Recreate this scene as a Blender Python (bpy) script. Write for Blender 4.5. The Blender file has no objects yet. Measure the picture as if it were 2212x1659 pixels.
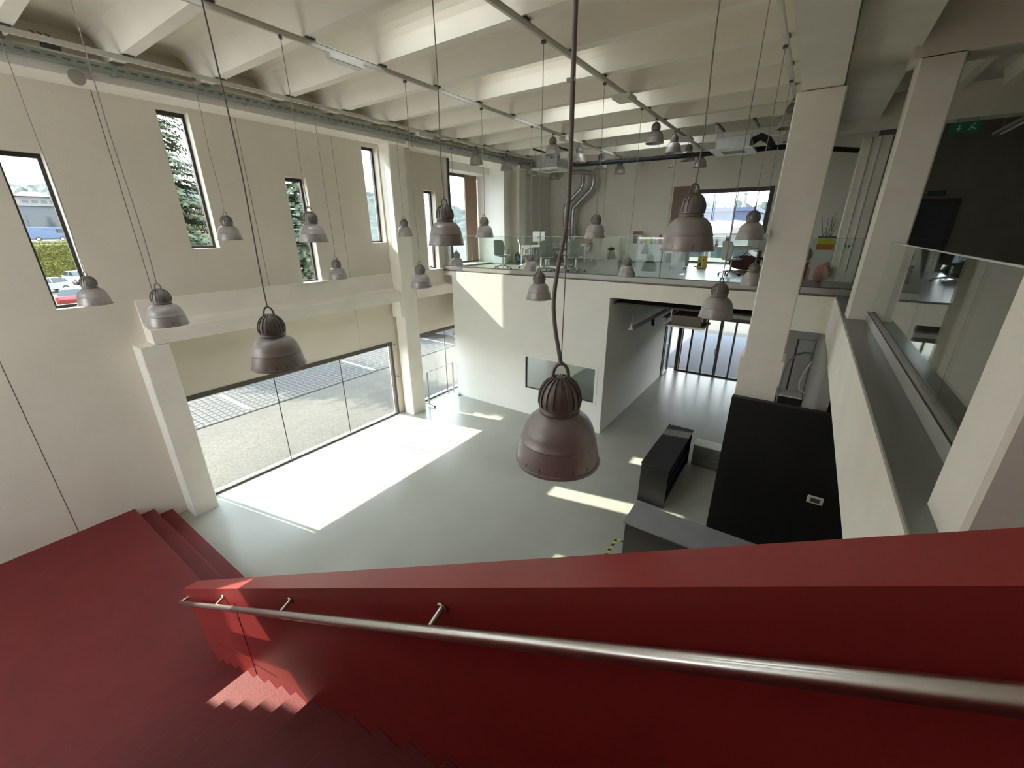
import bpy, math, random
from mathutils import Vector, Matrix
random.seed(7)
sc = bpy.context.scene
col = sc.collection

# ------------------------------------------------------------------ camera
F_PX = 886.21
YAW, PIT, ROL = -0.605809, -0.360126, -0.004107
fwd = Vector((math.sin(YAW)*math.cos(PIT), math.cos(YAW)*math.cos(PIT), math.sin(PIT)))
rgt = Vector((math.cos(YAW), -math.sin(YAW), 0))
upv = rgt.cross(fwd)
r2 = rgt*math.cos(ROL) + upv*math.sin(ROL)
u2 = -rgt*math.sin(ROL) + upv*math.cos(ROL)
cam_d = bpy.data.cameras.new('camera')
cam = bpy.data.objects.new('camera', cam_d); col.objects.link(cam)
cam.matrix_world = Matrix(((r2.x, u2.x, -fwd.x, 0), (r2.y, u2.y, -fwd.y, 0), (r2.z, u2.z, -fwd.z, 6.0), (0, 0, 0, 1)))
cam_d.sensor_width = 36.0
cam_d.lens = F_PX*36.0/2212.0
cam_d.clip_start = 0.02; cam_d.clip_end = 2000
sc.camera = cam

# ------------------------------------------------------------------ sky, sun, exposure
SKY = 1.7
SUN = Vector((-1.36, -0.285, 1.0)).normalized()          # towards the sun
world = bpy.data.worlds.new('world'); sc.world = world
world.use_nodes = True
wn = world.node_tree; wn.nodes.clear()
tcw = wn.nodes.new('ShaderNodeTexCoord'); sep = wn.nodes.new('ShaderNodeSeparateXYZ')
skr = wn.nodes.new('ShaderNodeValToRGB')
skr.color_ramp.elements[0].position = 0.0; skr.color_ramp.elements[0].color = (1.0, 1.0, 1.0, 1)
skr.color_ramp.elements[1].position = 0.75; skr.color_ramp.elements[1].color = (.74, .87, 1.0, 1)
bg = wn.nodes.new('ShaderNodeBackground'); bg.inputs[1].default_value = SKY
wo = wn.nodes.new('ShaderNodeOutputWorld')
wn.links.new(tcw.outputs['Generated'], sep.inputs[0]); wn.links.new(sep.outputs[2], skr.inputs[0])
wn.links.new(skr.outputs[0], bg.inputs[0]); wn.links.new(bg.outputs[0], wo.inputs[0])
sun_d = bpy.data.lights.new('sun', 'SUN'); sun_d.energy = 3.0; sun_d.angle = 0.0093; sun_d.color = (1.0, 0.91, 0.75)
sun = bpy.data.objects.new('sun', sun_d); col.objects.link(sun)
sun.rotation_euler = (-SUN).to_track_quat('-Z', 'Y').to_euler(); sun.location = (-30, -8, 30)
vs = sc.view_settings
vs.view_transform = 'Standard'; vs.look = 'None'; vs.gamma = 1.0; vs.use_curve_mapping = False
vs.exposure = 2.65
sc.cycles.max_bounces = 10; sc.cycles.diffuse_bounces = 7; sc.cycles.glossy_bounces = 4
sc.cycles.transmission_bounces = 8; sc.cycles.transparent_max_bounces = 16
sc.cycles.use_denoising = True
sc.cycles.sample_clamp_indirect = 8.0
sc.cycles.caustics_reflective = False; sc.cycles.caustics_refractive = False

# ------------------------------------------------------------------ materials
MATS = {}
def M(name, color, rough=0.6, metal=0.0, var=0.06, scale=3.0, bump=0.0, bscale=60.0, spec=0.5, fine=0.0):
    if name in MATS: return MATS[name]
    m = bpy.data.materials.new(name); m.use_nodes = True
    nt = m.node_tree; b = nt.nodes['Principled BSDF']
    b.inputs['Roughness'].default_value = rough; b.inputs['Metallic'].default_value = metal
    b.inputs['Specular IOR Level'].default_value = spec
    tc = nt.nodes.new('ShaderNodeTexCoord')
    nz = nt.nodes.new('ShaderNodeTexNoise'); nz.inputs['Scale'].default_value = scale; nz.inputs['Detail'].default_value = 5
    nt.links.new(tc.outputs['Object'], nz.inputs['Vector'])
    rp = nt.nodes.new('ShaderNodeValToRGB')
    c0 = [max(0, c*(1-var)) for c in color]; c1 = [min(1, c*(1+var)) for c in color]
    rp.color_ramp.elements[0].position = 0.3; rp.color_ramp.elements[1].position = 0.7
    rp.color_ramp.elements[0].color = (*c0, 1); rp.color_ramp.elements[1].color = (*c1, 1)
    nt.links.new(nz.outputs['Fac'], rp.inputs[0])
    out = rp.outputs[0]
    if fine > 0:
        n3 = nt.nodes.new('ShaderNodeTexNoise'); n3.inputs['Scale'].default_value = bscale; n3.inputs['Detail'].default_value = 3
        nt.links.new(tc.outputs['Object'], n3.inputs['Vector'])
        mx = nt.nodes.new('ShaderNodeMix'); mx.data_type = 'RGBA'; mx.blend_type = 'MULTIPLY'; mx.inputs[0].default_value = fine
        nt.links.new(out, mx.inputs[6]); 
        rr = nt.nodes.new('ShaderNodeValToRGB'); rr.color_ramp.elements[0].position = .35; rr.color_ramp.elements[1].position = .6
        rr.color_ramp.elements[0].color = (.35, .35, .35, 1)
        nt.links.new(n3.outputs['Fac'], rr.inputs[0]); nt.links.new(rr.outputs[0], mx.inputs[7])
        out = mx.outputs[2]
    nt.links.new(out, b.inputs['Base Color'])
    if bump > 0:
        n2 = nt.nodes.new('ShaderNodeTexNoise'); n2.inputs['Scale'].default_value = bscale; n2.inputs['Detail'].default_value = 4
        nt.links.new(tc.outputs['Object'], n2.inputs['Vector'])
        bp = nt.nodes.new('ShaderNodeBump'); bp.inputs['Strength'].default_value = bump; bp.inputs['Distance'].default_value = 0.02
        nt.links.new(n2.outputs['Fac'], bp.inputs['Height']); nt.links.new(bp.outputs[0], b.inputs['Normal'])
    MATS[name] = m
    return m

def glass_mat(name, tint, ior=1.45, refl=1.0):
    m = bpy.data.materials.new(name); m.use_nodes = True
    nt = m.node_tree; nt.nodes.clear()
    o = nt.nodes.new('ShaderNodeOutputMaterial'); mx = nt.nodes.new('ShaderNodeMixShader')
    t = nt.nodes.new('ShaderNodeBsdfTransparent'); t.inputs[0].default_value = (*tint, 1)
    g = nt.nodes.new('ShaderNodeBsdfGlossy'); g.inputs['Roughness'].default_value = 0.0; g.inputs[0].default_value = (1, 1, 1, 1)
    f0 = ((ior-1)/(ior+1))**2
    lw = nt.nodes.new('ShaderNodeLayerWeight'); lw.inputs[0].default_value = 0.5
    pw = nt.nodes.new('ShaderNodeMath'); pw.operation = 'POWER'; pw.inputs[1].default_value = 5.0
    ml = nt.nodes.new('ShaderNodeMath'); ml.operation = 'MULTIPLY_ADD'; ml.inputs[1].default_value = (1-f0)*refl; ml.inputs[2].default_value = f0*refl
    nt.links.new(lw.outputs['Facing'], pw.inputs[0]); nt.links.new(pw.outputs[0], ml.inputs[0])
    nt.links.new(ml.outputs[0], mx.inputs[0]); nt.links.new(t.outputs[0], mx.inputs[1]); nt.links.new(g.outputs[0], mx.inputs[2])
    nt.links.new(mx.outputs[0], o.inputs[0])
    MATS[name] = m
    return m

def opal_mat(name, c):
    m = bpy.data.materials.new(name); m.use_nodes = True
    nt = m.node_tree; nt.nodes.clear()
    o = nt.nodes.new('ShaderNodeOutputMaterial'); mx = nt.nodes.new('ShaderNodeMixShader'); mx.inputs[0].default_value = 0.8
    d = nt.nodes.new('ShaderNodeBsdfDiffuse'); d.inputs[0].default_value = (*c, 1)
    t = nt.nodes.new('ShaderNodeBsdfTranslucent'); t.inputs[0].default_value = (*c, 1)
    nt.links.new(d.outputs[0], mx.inputs[1]); nt.links.new(t.outputs[0], mx.inputs[2]); nt.links.new(mx.outputs[0], o.inputs[0])
    MATS[name] = m
    return m

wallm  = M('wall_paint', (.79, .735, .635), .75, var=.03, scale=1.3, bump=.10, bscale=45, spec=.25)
wallb  = M('wall_paint_lightened', (.90, .855, .76), .75, var=.03, scale=1.3, bump=.10, bscale=45, spec=.25)  # wall paint made lighter, extra light on the back wall put into colour
wallw  = M('white_render', (.88, .865, .815), .7, var=.02, scale=1.5, bump=.05, bscale=70, spec=.25)
conc   = M('painted_concrete', (.92, .88, .795), .7, var=.035, scale=2.2, bump=.12, bscale=30, spec=.3)
ceilm  = M('ceiling_paint', (.90, .86, .77), .8, var=.035, scale=1.0, bump=.10, bscale=25, spec=.2)
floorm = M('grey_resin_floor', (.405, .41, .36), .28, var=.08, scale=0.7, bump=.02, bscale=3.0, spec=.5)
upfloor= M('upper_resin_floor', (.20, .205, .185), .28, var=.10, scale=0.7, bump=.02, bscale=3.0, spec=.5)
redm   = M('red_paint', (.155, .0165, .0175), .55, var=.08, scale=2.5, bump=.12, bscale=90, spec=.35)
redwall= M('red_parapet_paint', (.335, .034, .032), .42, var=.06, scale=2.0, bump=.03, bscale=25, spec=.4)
steel  = M('brushed_steel', (.62, .60, .57), .28, 1.0, var=.05, scale=30)
galv   = M('galvanised_steel', (.50, .52, .53), .35, .9, var=.12, scale=12)
darkfr = M('dark_frame', (.055, .047, .045), .45, .2, var=.1)
bronze = M('bronze_frame', (.12, .105, .09), .45, .3, var=.1)
blackm = M('black_laminate', (.006, .006, .007), .5, var=.15, scale=4)
blackg = M('charcoal_laminate', (.018, .018, .019), .5, var=.15, scale=4)
greyt  = M('grey_counter_top', (.27, .275, .285), .5, var=.05)
lampm  = M('lamp_grey', (.42, .39, .375), .42, .35, var=.05, scale=20)
lampd  = M('lamp_dark_grey', (.27, .25, .24), .45, .35, var=.06, scale=20)
lampi  = M('lamp_inner_white', (.8, .78, .72), .5, var=.02)
cordm  = M('cord_grey', (.33, .30, .285), .6, var=.1)
wirem  = M('wire_black', (.03, .03, .03), .6)
trackm = M('track_white', (.66, .64, .59), .5, .1, var=.05)
traym  = M('cable_tray_zinc', (.36, .40, .38), .45, .7, var=.12, scale=18)
brown  = M('brown_panel', (.26, .17, .125), .6, var=.08)
whitel = M('white_laminate', (.80, .80, .77), .4, var=.02)
plasw  = M('white_plastic', (.78, .77, .73), .45, var=.03)
chairg = M('chair_green_grey', (.22, .26, .22), .7, var=.06)
chairw = M('chair_light_grey', (.62, .62, .58), .6, var=.05)
chromem= M('chrome', (.72, .72, .72), .15, 1.0, var=.02)
rubber = M('black_rubber', (.02, .02, .02), .7)
blackf = M('black_fabric', (.018, .018, .022), .85, var=.2, scale=20)
wood   = M('wood_brown', (.30, .16, .09), .55, var=.2, scale=6)
yellowp= M('yellow_plastic', (.75, .50, .05), .5)
redp   = M('red_plastic', (.55, .04, .05), .45)
limep  = M('lime_plastic', (.55, .62, .05), .5)
orangep= M('orange_print', (.60, .22, .05), .6)
pinkf  = M('pink_fabric', (.50, .24, .24), .8, var=.3, scale=14)
plantg = M('plant_leaf', (.05, .12, .035), .5, var=.3, scale=20)
pavem  = M('concrete_paver', (.062, .060, .057), .8, var=.15, scale=9, bump=.2, bscale=40)
apron  = M('pale_aggregate_paving', (.075, .068, .055), .85, var=.10, scale=2.0, bump=.2, bscale=22, fine=.75)
asph   = M('asphalt', (.065, .063, .06), .9, var=.08, scale=.4, bump=.2, bscale=40)
joint  = M('paver_joint', (.03, .028, .025), .95)
linem  = M('road_paint', (.26, .26, .25), .7)
leafm  = M('conifer_needles', (.05, .066, .03), .7, var=.45, scale=2.5)
bark   = M('bark', (.10, .07, .05), .9, var=.3, scale=10)
hedgem = M('hedge_leaves', (.125, .12, .02), .7, var=.35, scale=1.2)
hillm  = M('wooded_hill', (.024, .036, .033), .9, var=.5, scale=.06)
carw   = M('white_car_paint', (.26, .26, .26), .25)
cars_  = M('silver_car_paint', (.16, .165, .17), .25, .5)
carr   = M('red_car_paint', (.15, .02, .016), .25)
carb   = M('blue_van_paint', (.05, .08, .14), .3)
carglass = M('car_glass', (.02, .03, .035), .05)
tyre   = M('tyre', (.015, .015, .015), .8)
taill  = M('tail_light', (.5, .02, .015), .3)
bldg   = M('grey_cladding', (.07, .074, .082), .6, var=.05)
bldgw  = M('pale_facade', (.15, .147, .14), .7)
bldgb  = M('blue_cladding', (.02, .033, .078), .5)
roofr  = M('terracotta_roof', (.16, .075, .045), .8, var=.2, scale=1)
hosew  = M('white_hose', (.75, .75, .72), .5)
exitg  = M('exit_green', (.02, .22, .12), .5)
hazy   = M('hazard_yellow', (.70, .62, .05), .6)
screenm= M('monitor_white', (.80, .81, .80), .4)
door_m = M('dark_blue_door', (.06, .065, .085), .5)
dgrey  = M('dark_grey_plastic', (.09, .09, .095), .5)
glassw = glass_mat('window_glass', (.87, .895, .895), 1.45)
glassr = glass_mat('rail_glass', (.90, .955, .925), 1.6, 1.0)
glassd = glass_mat('interior_glass', (.80, .86, .84), 1.9)
opal   = opal_mat('skylight_opal', (.93, .94, .95))
CARMATS = dict(w=carw, s=cars_, r=carr, b=carb)

# ------------------------------------------------------------------ mesh helpers
class MB:
    def __init__(s): s.v = []; s.f = []
    def add(s, vs, fs):
        n = len(s.v); s.v += [tuple(v) for v in vs]; s.f += [tuple(i+n for i in f) for f in fs]; return s
    def box(s, x0, x1, y0, y1, z0, z1):
        if x0 > x1: x0, x1 = x1, x0
        if y0 > y1: y0, y1 = y1, y0
        if z0 > z1: z0, z1 = z1, z0
        v = [(x0,y0,z0),(x1,y0,z0),(x1,y1,z0),(x0,y1,z0),(x0,y0,z1),(x1,y0,z1),(x1,y1,z1),(x0,y1,z1)]
        return s.add(v, [(0,3,2,1),(4,5,6,7),(0,1,5,4),(1,2,6,5),(2,3,7,6),(3,0,4,7)])
    def prism(s, poly, axis, a0, a1):
        """poly: 2D points; axis 'x': (y,z), 'y': (x,z), 'z': (x,y)"""
        def P(p, a):
            return (a, p[0], p[1]) if axis == 'x' else (p[0], a, p[1]) if axis == 'y' else (p[0], p[1], a)
        n = len(poly); v = [P(p, a0) for p in poly] + [P(p, a1) for p in poly]
        f = [tuple(range(n)), tuple(range(2*n-1, n-1, -1))]
        f += [(i, n+i, n+(i+1) % n, (i+1) % n) for i in range(n)]
        return s.add(v, f)
    def cbox(s, x0, x1, y0, y1, z0, z1, c=.02):
        return s.prism([(x0+c,y0),(x1-c,y0),(x1,y0+c),(x1,y1-c),(x1-c,y1),(x0+c,y1),(x0,y1-c),(x0,y0+c)], 'z', z0, z1)
    def cyl(s, p0, p1, r0, r1=None, n=12, caps=True):
        r1 = r0 if r1 is None else r1
        p0 = Vector(p0); p1 = Vector(p1); d = (p1-p0).normalized()
        a = d.orthogonal().normalized(); b = d.cross(a)
        v = []
        for p, r in ((p0, r0), (p1, r1)):
            for i in range(n):
                t = 2*math.pi*i/n; v.append(p + a*(r*math.cos(t)) + b*(r*math.sin(t)))
        f = [(i, (i+1) % n, n+(i+1) % n, n+i) for i in range(n)]
        if caps: f += [tuple(range(n-1, -1, -1)), tuple(range(n, 2*n))]
        return s.add(v, f)
    def tube(s, pts, r, n=10, closed=False):
        pts = [Vector(p) for p in pts]; m = len(pts); v = []
        d0 = (pts[1]-pts[0]).normalized(); a = d0.orthogonal().normalized()
        for k, p in enumerate(pts):
            if closed: d = (pts[(k+1) % m]-pts[k-1]).normalized()
            else: d = (pts[min(k+1, m-1)]-pts[max(k-1, 0)]).normalized()
            a = (a - d*a.dot(d)).normalized(); b = d.cross(a)
            for i in range(n):
                t = 2*math.pi*i/n; v.append(p + a*(r*math.cos(t)) + b*(r*math.sin(t)))
        f = []
        for k in range(m if closed else m-1):
            for i in range(n):
                k2 = (k+1) % m
                f.append((k*n+i, k*n+(i+1) % n, k2*n+(i+1) % n, k2*n+i))
        if not closed: f += [tuple(range(n-1, -1, -1)), tuple(range((m-1)*n, m*n))]
        return s.add(v, f)
    def lathe(s, prof, n=32, c=(0, 0, 0), close=False):
        v = []; m = len(prof)
        for (r, z) in prof:
            for i in range(n):
                t = 2*math.pi*i/n; v.append((c[0]+r*math.cos(t), c[1]+r*math.sin(t), c[2]+z))
        f = []
        for k in range(m if close else m-1):
            k2 = (k+1) % m
            for i in range(n): f.append((k*n+i, k*n+(i+1) % n, k2*n+(i+1) % n, k2*n+i))
        return s.add(v, f)
    def ball(s, c, rx, ry=None, rz=None, n=12, m=8):
        ry = rx if ry is None else ry; rz = rx if rz is None else rz
        v = [(c[0], c[1], c[2]-rz)]
        for k in range(1, m):
            ph = -math.pi/2 + math.pi*k/m
            for i in range(n):
                t = 2*math.pi*i/n; v.append((c[0]+rx*math.cos(ph)*math.cos(t), c[1]+ry*math.cos(ph)*math.sin(t), c[2]+rz*math.sin(ph)))
        v.append((c[0], c[1], c[2]+rz)); L = len(v)-1; f = []
        for i in range(n): f.append((0, 1+(i+1) % n, 1+i)); f.append((L, L-n+i, L-n+(i+1) % n))
        for k in range(m-2):
            for i in range(n):
                a = 1+k*n; f.append((a+i, a+(i+1) % n, a+n+(i+1) % n, a+n+i))
        return s.add(v, f)
    def mesh(s, name):
        me = bpy.data.meshes.new(name); me.from_pydata(s.v, [], s.f); me.validate(); me.update(); return me
    def build(s, name, mat, parent=None, smooth=False, bevel=0.0, loc=None):
        me = s.mesh(name); me.materials.append(mat)
        import bmesh
        bm = bmesh.new(); bm.from_mesh(me); bmesh.ops.recalc_face_normals(bm, faces=bm.faces); bm.to_mesh(me); bm.free()
        if smooth:
            for p in me.polygons: p.use_smooth = True
            try: me.set_sharp_from_angle(angle=math.radians(38))
            except Exception: pass
        o = bpy.data.objects.new(name, me); col.objects.link(o)
        if parent: o.parent = parent
        if loc: o.location = loc
        if bevel:
            b = o.modifiers.new('bevel', 'BEVEL'); b.width = bevel; b.segments = 2; b.limit_method = 'ANGLE'
        return o

def tag(o, label, cat, group=None, kind=None):
    o['label'] = label; o['category'] = cat
    if group: o['group'] = group
    if kind: o['kind'] = kind
    return o
def thing(name, label, cat, loc=(0, 0, 0), rz=0.0, group=None, kind=None):
    o = bpy.data.objects.new(name, None); col.objects.link(o); o.location = loc; o.rotation_euler = (0, 0, rz)
    o.empty_display_size = .1
    return tag(o, label, cat, group, kind)
def copy_tree(o, parent=None):
    c = o.copy(); col.objects.link(c); c.parent = parent
    for ch in list(o.children): copy_tree(ch, c)
    return c
def B(*a): return MB().box(*a)

YN = -6.4                 # near end of the hall, behind the camera
FL = 4.68                 # upper floor level
# ================================================================== STRUCTURE
# ---- ground floor
tag(B(-10.95, 7.0, YN, 18.9, -.2, 0).build('floor', floorm), 'glossy grey resin floor of the ground level', 'floor', kind='structure')
# ---- left wall
wl = thing('wall_left', 'tall pale concrete panel wall with narrow slot windows', 'wall', kind='structure')
E0, PW = .51, 2.245
XI, XO = -10.6, -10.95
WIN = []
for k in range(-3, 5):
    y0 = E0+PW*k; y1 = y0+PW
    if k == 4: y1 = 11.55
    yc = E0+PW*k+1.12
    low = (k % 2 == 0)
    wz0, wz1 = (4.72, 7.20) if low else (5.65, 8.17)
    zb = 0 if k <= 0 else 4.70
    if k == -3: y0 = YN
    g = .007
    a, b = y0+g, y1-g
    if k == 3: yc += .035
    wy0, wy1 = yc-.262, yc+.262
    m = MB()
    if zb == 0:
        m.box(XO, XI, a, (b if k < 0 else 2.66), 0, 4.70) if k == 0 else m.box(XO, XI, a, b, 0, 4.70)
    m.box(XO, XI, a, b, 4.70, wz0); m.box(XO, XI, a, b, wz1, 9.25)
    m.box(XO, XI, a, wy0, wz0, wz1); m.box(XO, XI, wy1, b, wz0, wz1)
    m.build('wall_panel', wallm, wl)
    B(XO+.02, XI-.02, y1-g, y1+g, 4.7 if k > 0 else 0, 9.25).build('joint_strip', M('joint_grey', (.42, .39, .34), .9), wl)
    WIN.append((wy0, wy1, wz0, wz1, low))
# lower wall above the big window, in three panels
for (a, b) in ((2.66, 5.045), (5.055, 7.335), (7.345, 8.52)):
    B(XO, -10.70, a, b, 2.57, 4.70).build('wall_panel', wallm, wl)
for yj in (5.05, 7.34):
    B(XO+.02, -10.715, yj-.006, yj+.006, 2.57, 4.70).build('joint_strip', MATS['joint_grey'], wl)
B(XO, -10.70, 8.52, 9.28, 0, 4.70).build('pier', wallm, wl)
B(XO, -10.70, 9.28, 12.2, 2.57, 4.70).build('wall_panel', wallm, wl)
# left wall beyond the bay, along the upper floor
m = MB(); m.box(-11.75, -10.25, 14.3, 14.5, FL, 9.25); m.box(XO, -10.6, 14.5, 18.9, 0, 9.25); m.box(XO, -10.6, 11.55, 11.62, FL, 9.25)
m.box(-11.75, -10.6, 11.50, 11.62, FL, 9.25); m.box(-11.75, XO, 11.6, 14.3, 8.0, 9.25); m.box(-11.75, -10.9, 11.5, 14.5, FL-.4, FL+.05); m.box(XO, -10.7, 12.2, 14.5, 0, FL)
m.build('bay_wall', wallw, wl)
# ---- concrete columns on the left
def column(x0, x1, y0, y1, z0, z1, label, corbels=()):
    o = thing('column', label, 'column', kind='structure')
    MB().cbox(x0, x1, y0, y1, z0, z1, .018).build('shaft', conc, o)
    for c in corbels: MB().cbox(*c, .012).build('corbel', conc, o)
    return o
column(-10.6, -10.16, 2.18, 2.66, 0, 3.90, 'concrete column between the red steps and the big window')
column(-10.6, -10.16, 8.70, 9.28, 0, 8.25, 'tall concrete column between the two ground level windows', [(-10.58, -10.17, 8.58, 8.72, 3.41, 3.91)])
column(-10.6, -10.2, 15.3, 15.8, FL, 8.25, 'concrete pilaster on upper floor behind the office chairs')
# ---- ledge beams on left wall
def ledge(y0, y1, label):
    MB().prism([(-10.6, 3.91), (-10.17, 3.91), (-10.17, 4.19), (-10.47, 4.24), (-10.53, 4.30), (-10.55, 4.74), (-10.6, 4.745)], 'y', y0, y1).build('trim_ledge', conc, None)
    o = bpy.data.objects[-1] if False else None
for i, (y0, y1, lab) in enumerate(((2.43, 8.69, 'long concrete ledge beam above the big window'), (9.29, 11.0, 'short concrete ledge beam next to the white box'))):
    o = MB().prism([(-10.62, 3.91), (-10.17, 3.91), (-10.17, 4.19), (-10.47, 4.24), (-10.53, 4.30), (-10.56, 4.72), (-10.62, 4.745)], 'y', y0, y1).build('trim_%d' % (i+1), conc)
    tag(o, lab, 'beam', kind='structure')
# sills of the low slot windows
# ---- top beam on left wall
tag(MB().box(-10.62, -9.93, YN, 18.6, 8.25, 8.55).box(-11.7, -10.6, 11.6, 14.3, 8.25, 8.4).build('trim_3', conc), 'concrete edge beam under the ceiling ribs on the left wall', 'beam', kind='structure')
# ---- ceiling: slab with openings, ribs
RIB0, RS = 3.0, 1.273
SKN = ['one', 'two', 'three', 'four', 'five', 'six', 'seven', 'eight', 'nine', 'ten', 'eleven', 'twelve']
ceil = thing('ceiling', 'ribbed concrete ceiling painted off white', 'ceiling', kind='structure')
SKX0, SKX1 = -6.0, -3.78
m = MB(); yb = YN; sky_bays = []
for k in range(-8, 13):
    yc = RIB0+RS*(k+.5)
    if k % 2 != 0 and yc < 17.5 and yc > YN+.6: sky_bays.append((yc-.50, yc+.50))
for (a, b) in sky_bays:
    m.box(-11.75, 7.0, yb, a, 9.0, 9.2); m.box(-11.75, SKX0, a, b, 9.0, 9.2); m.box(SKX1, 7.0, a, b, 9.0, 9.2); yb = b
m.box(-11.75, 7.0, yb, 18.9, 9.0, 9.2)
m.build('ceiling_slab', ceilm, ceil)
half = [(.085, 8.55), (.125, 8.78), (.16, 8.87), (.22, 8.94), (.32, 8.985), (.42, 9.001)]
prof = [(-a, z) for a, z in reversed(half)] + half
ribmesh = MB().prism(prof, 'x', -10.15, -.45).mesh('rib'); ribmesh.materials.append(ceilm)
for k in range(-7, 13):
    o = bpy.data.objects.new('rib', ribmesh); col.objects.link(o); o.parent = ceil; o.location = (0, RIB0+RS*k, 0)
padmesh = B(-10.14, -9.97, -.07, .07, 8.551, 8.556).mesh('bearing_pad'); padmesh.materials.append(wirem)
# closing wall above the edge beam between rib ends
B(-10.62, -10.5, YN, 18.6, 8.55, 9.0).build('rib_end_wall', ceilm, ceil)
# ---- skylights
for i, (a, b) in enumerate(sky_bays):
    w = thing('window_%d' % (20+i), 'skylight opening in the ceiling, number %s from the near end' % SKN[i], 'skylight', kind='structure')
    MB().box(SKX0-.06, SKX0, a-.06, b+.06, 9.2, 9.5).box(SKX1, SKX1+.06, a-.06, b+.06, 9.2, 9.5).box(SKX0, SKX1, a-.06, a, 9.2, 9.5).box(SKX0, SKX1, b, b+.06, 9.2, 9.5).build('curb', wallw, w)
    B(SKX0-.06, SKX1+.06, a-.06, b+.06, 9.50, 9.515).build('pane', opal, w)
    if 4 < a < 5 or 6.5 < a < 7.5:
        m = MB()
        for j in range(1, 14): x = SKX0+(SKX1-SKX0)*j/14; m.box(x-.004, x+.004, a, b, 9.40, 9.408)
        for j in range(1, 7): y = a+(b-a)*j/7; m.box(SKX0, SKX1, y-.004, y+.004, 9.392, 9.40)
        m.build('wire_grid', wirem, w)
# ---- back wall with window and panel, right wall, near wall
wb = thing('wall_back', 'pale back wall of the upper floor with wide window', 'wall', kind='structure')
m = MB()
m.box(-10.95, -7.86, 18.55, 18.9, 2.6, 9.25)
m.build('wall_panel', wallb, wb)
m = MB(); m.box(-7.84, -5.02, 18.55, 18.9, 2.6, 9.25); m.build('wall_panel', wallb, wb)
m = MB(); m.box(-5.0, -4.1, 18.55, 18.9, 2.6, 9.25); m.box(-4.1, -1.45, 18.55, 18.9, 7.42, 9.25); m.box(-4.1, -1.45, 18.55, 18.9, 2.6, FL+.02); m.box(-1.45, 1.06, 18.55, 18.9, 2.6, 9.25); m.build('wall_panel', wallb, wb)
B(1.06, 7.0, 18.55, 18.9, 2.6, 9.25).build('wall_panel', M('gallery_wall_shade', (.22, .21, .185), .8), wb)  # same wall painted darker, shade of the unlit gallery put into colour
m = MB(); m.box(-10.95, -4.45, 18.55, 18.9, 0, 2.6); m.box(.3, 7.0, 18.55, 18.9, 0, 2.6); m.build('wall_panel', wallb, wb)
B(-4.93, -4.14, 18.50, 18.56, FL, 7.56).build('brown_panel', brown, wb)
tag(B(6.8, 7.0, YN, 18.9, 0, 9.25).build('wall_right', wallm), 'far wall of the dark gallery side', 'wall', kind='structure')
wn_ = thing('wall_near', 'end wall behind the camera with a ribbon window added for fill light', 'wall', kind='structure')
NZ0, NZ1 = 2.8, 8.75
MB().box(-10.95, 7.0, YN-.3, YN, 0, NZ0).box(-10.95, 7.0, YN-.3, YN, NZ1, 9.25).box(-10.95, -9.6, YN-.3, YN, NZ0, NZ1).box(-6.2, 7.0, YN-.3, YN, NZ0, NZ1).build('wall_panel', wallm, wn_)
NEARX = [-9.6, -7.9, -6.2]
w = thing('window_13', 'unseen ribbon window added behind the camera for fill light', 'window', kind='structure')  # added opening, lets sky fill onto surfaces facing the camera
for a, b in zip(NEARX[:-1], NEARX[1:]):
    B(a+.03, b-.03, YN-.16, YN-.15, NZ0+.06, NZ1-.06).build('pane', glassw, w)
m = MB().box(-9.6, -6.2, YN-.2, YN-.1, NZ0, NZ0+.06).box(-9.6, -6.2, YN-.2, YN-.1, NZ1-.06, NZ1)
for a in NEARX: m.box(max(a-.03, -9.6), min(a+.03, -6.2), YN-.2, YN-.1, NZ0+.06, NZ1-.06)
m.build('window_frame', darkfr, w)
tag(B(-5.3, 1.3, -1.95, -1.8, 0, 5.75).build('wall_added_shade', redwall), 'unseen red wall added beside the stair flight to shade the parapet', 'wall', kind='structure')  # added out of view, keeps fill light off the parapet's inner face
# ---- upper slabs
sl = thing('floor_upper', 'grey resin upper floor and gallery with pale concrete edge', 'floor', kind='structure')
MB().box(-10.95, 6.8, 11.03, 18.55, 4.50, 4.66).box(.66, 6.8, 1.1, 11.03, 4.50, 4.66).box(1.3, 6.8, YN, 1.1, 4.50, 4.66).build('slab', conc, sl)
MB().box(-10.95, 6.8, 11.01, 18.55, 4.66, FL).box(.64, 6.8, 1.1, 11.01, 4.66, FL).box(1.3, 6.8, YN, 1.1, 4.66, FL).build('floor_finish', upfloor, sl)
B(-10.6, .64, 11.005, 11.028, 4.646, 4.659).build('edge_gap', M('dark_gap', (.12, .085, .07), .8), sl)
tag(MB().box(.63, .98, 1.1, 11.2, 3.82, 4.655).build('trim_4', conc), 'white gallery edge beam running towards the stair', 'beam', kind='structure')
tag(MB().box(-4.3, -.1, 11.0, 11.3, 4.22, 4.64).box(-.1, .63, 11.0, 11.3, 3.86, 4.64).build('trim_5', conc), 'concrete lintel beam over the ground level passage', 'beam', kind='structure')
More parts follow.
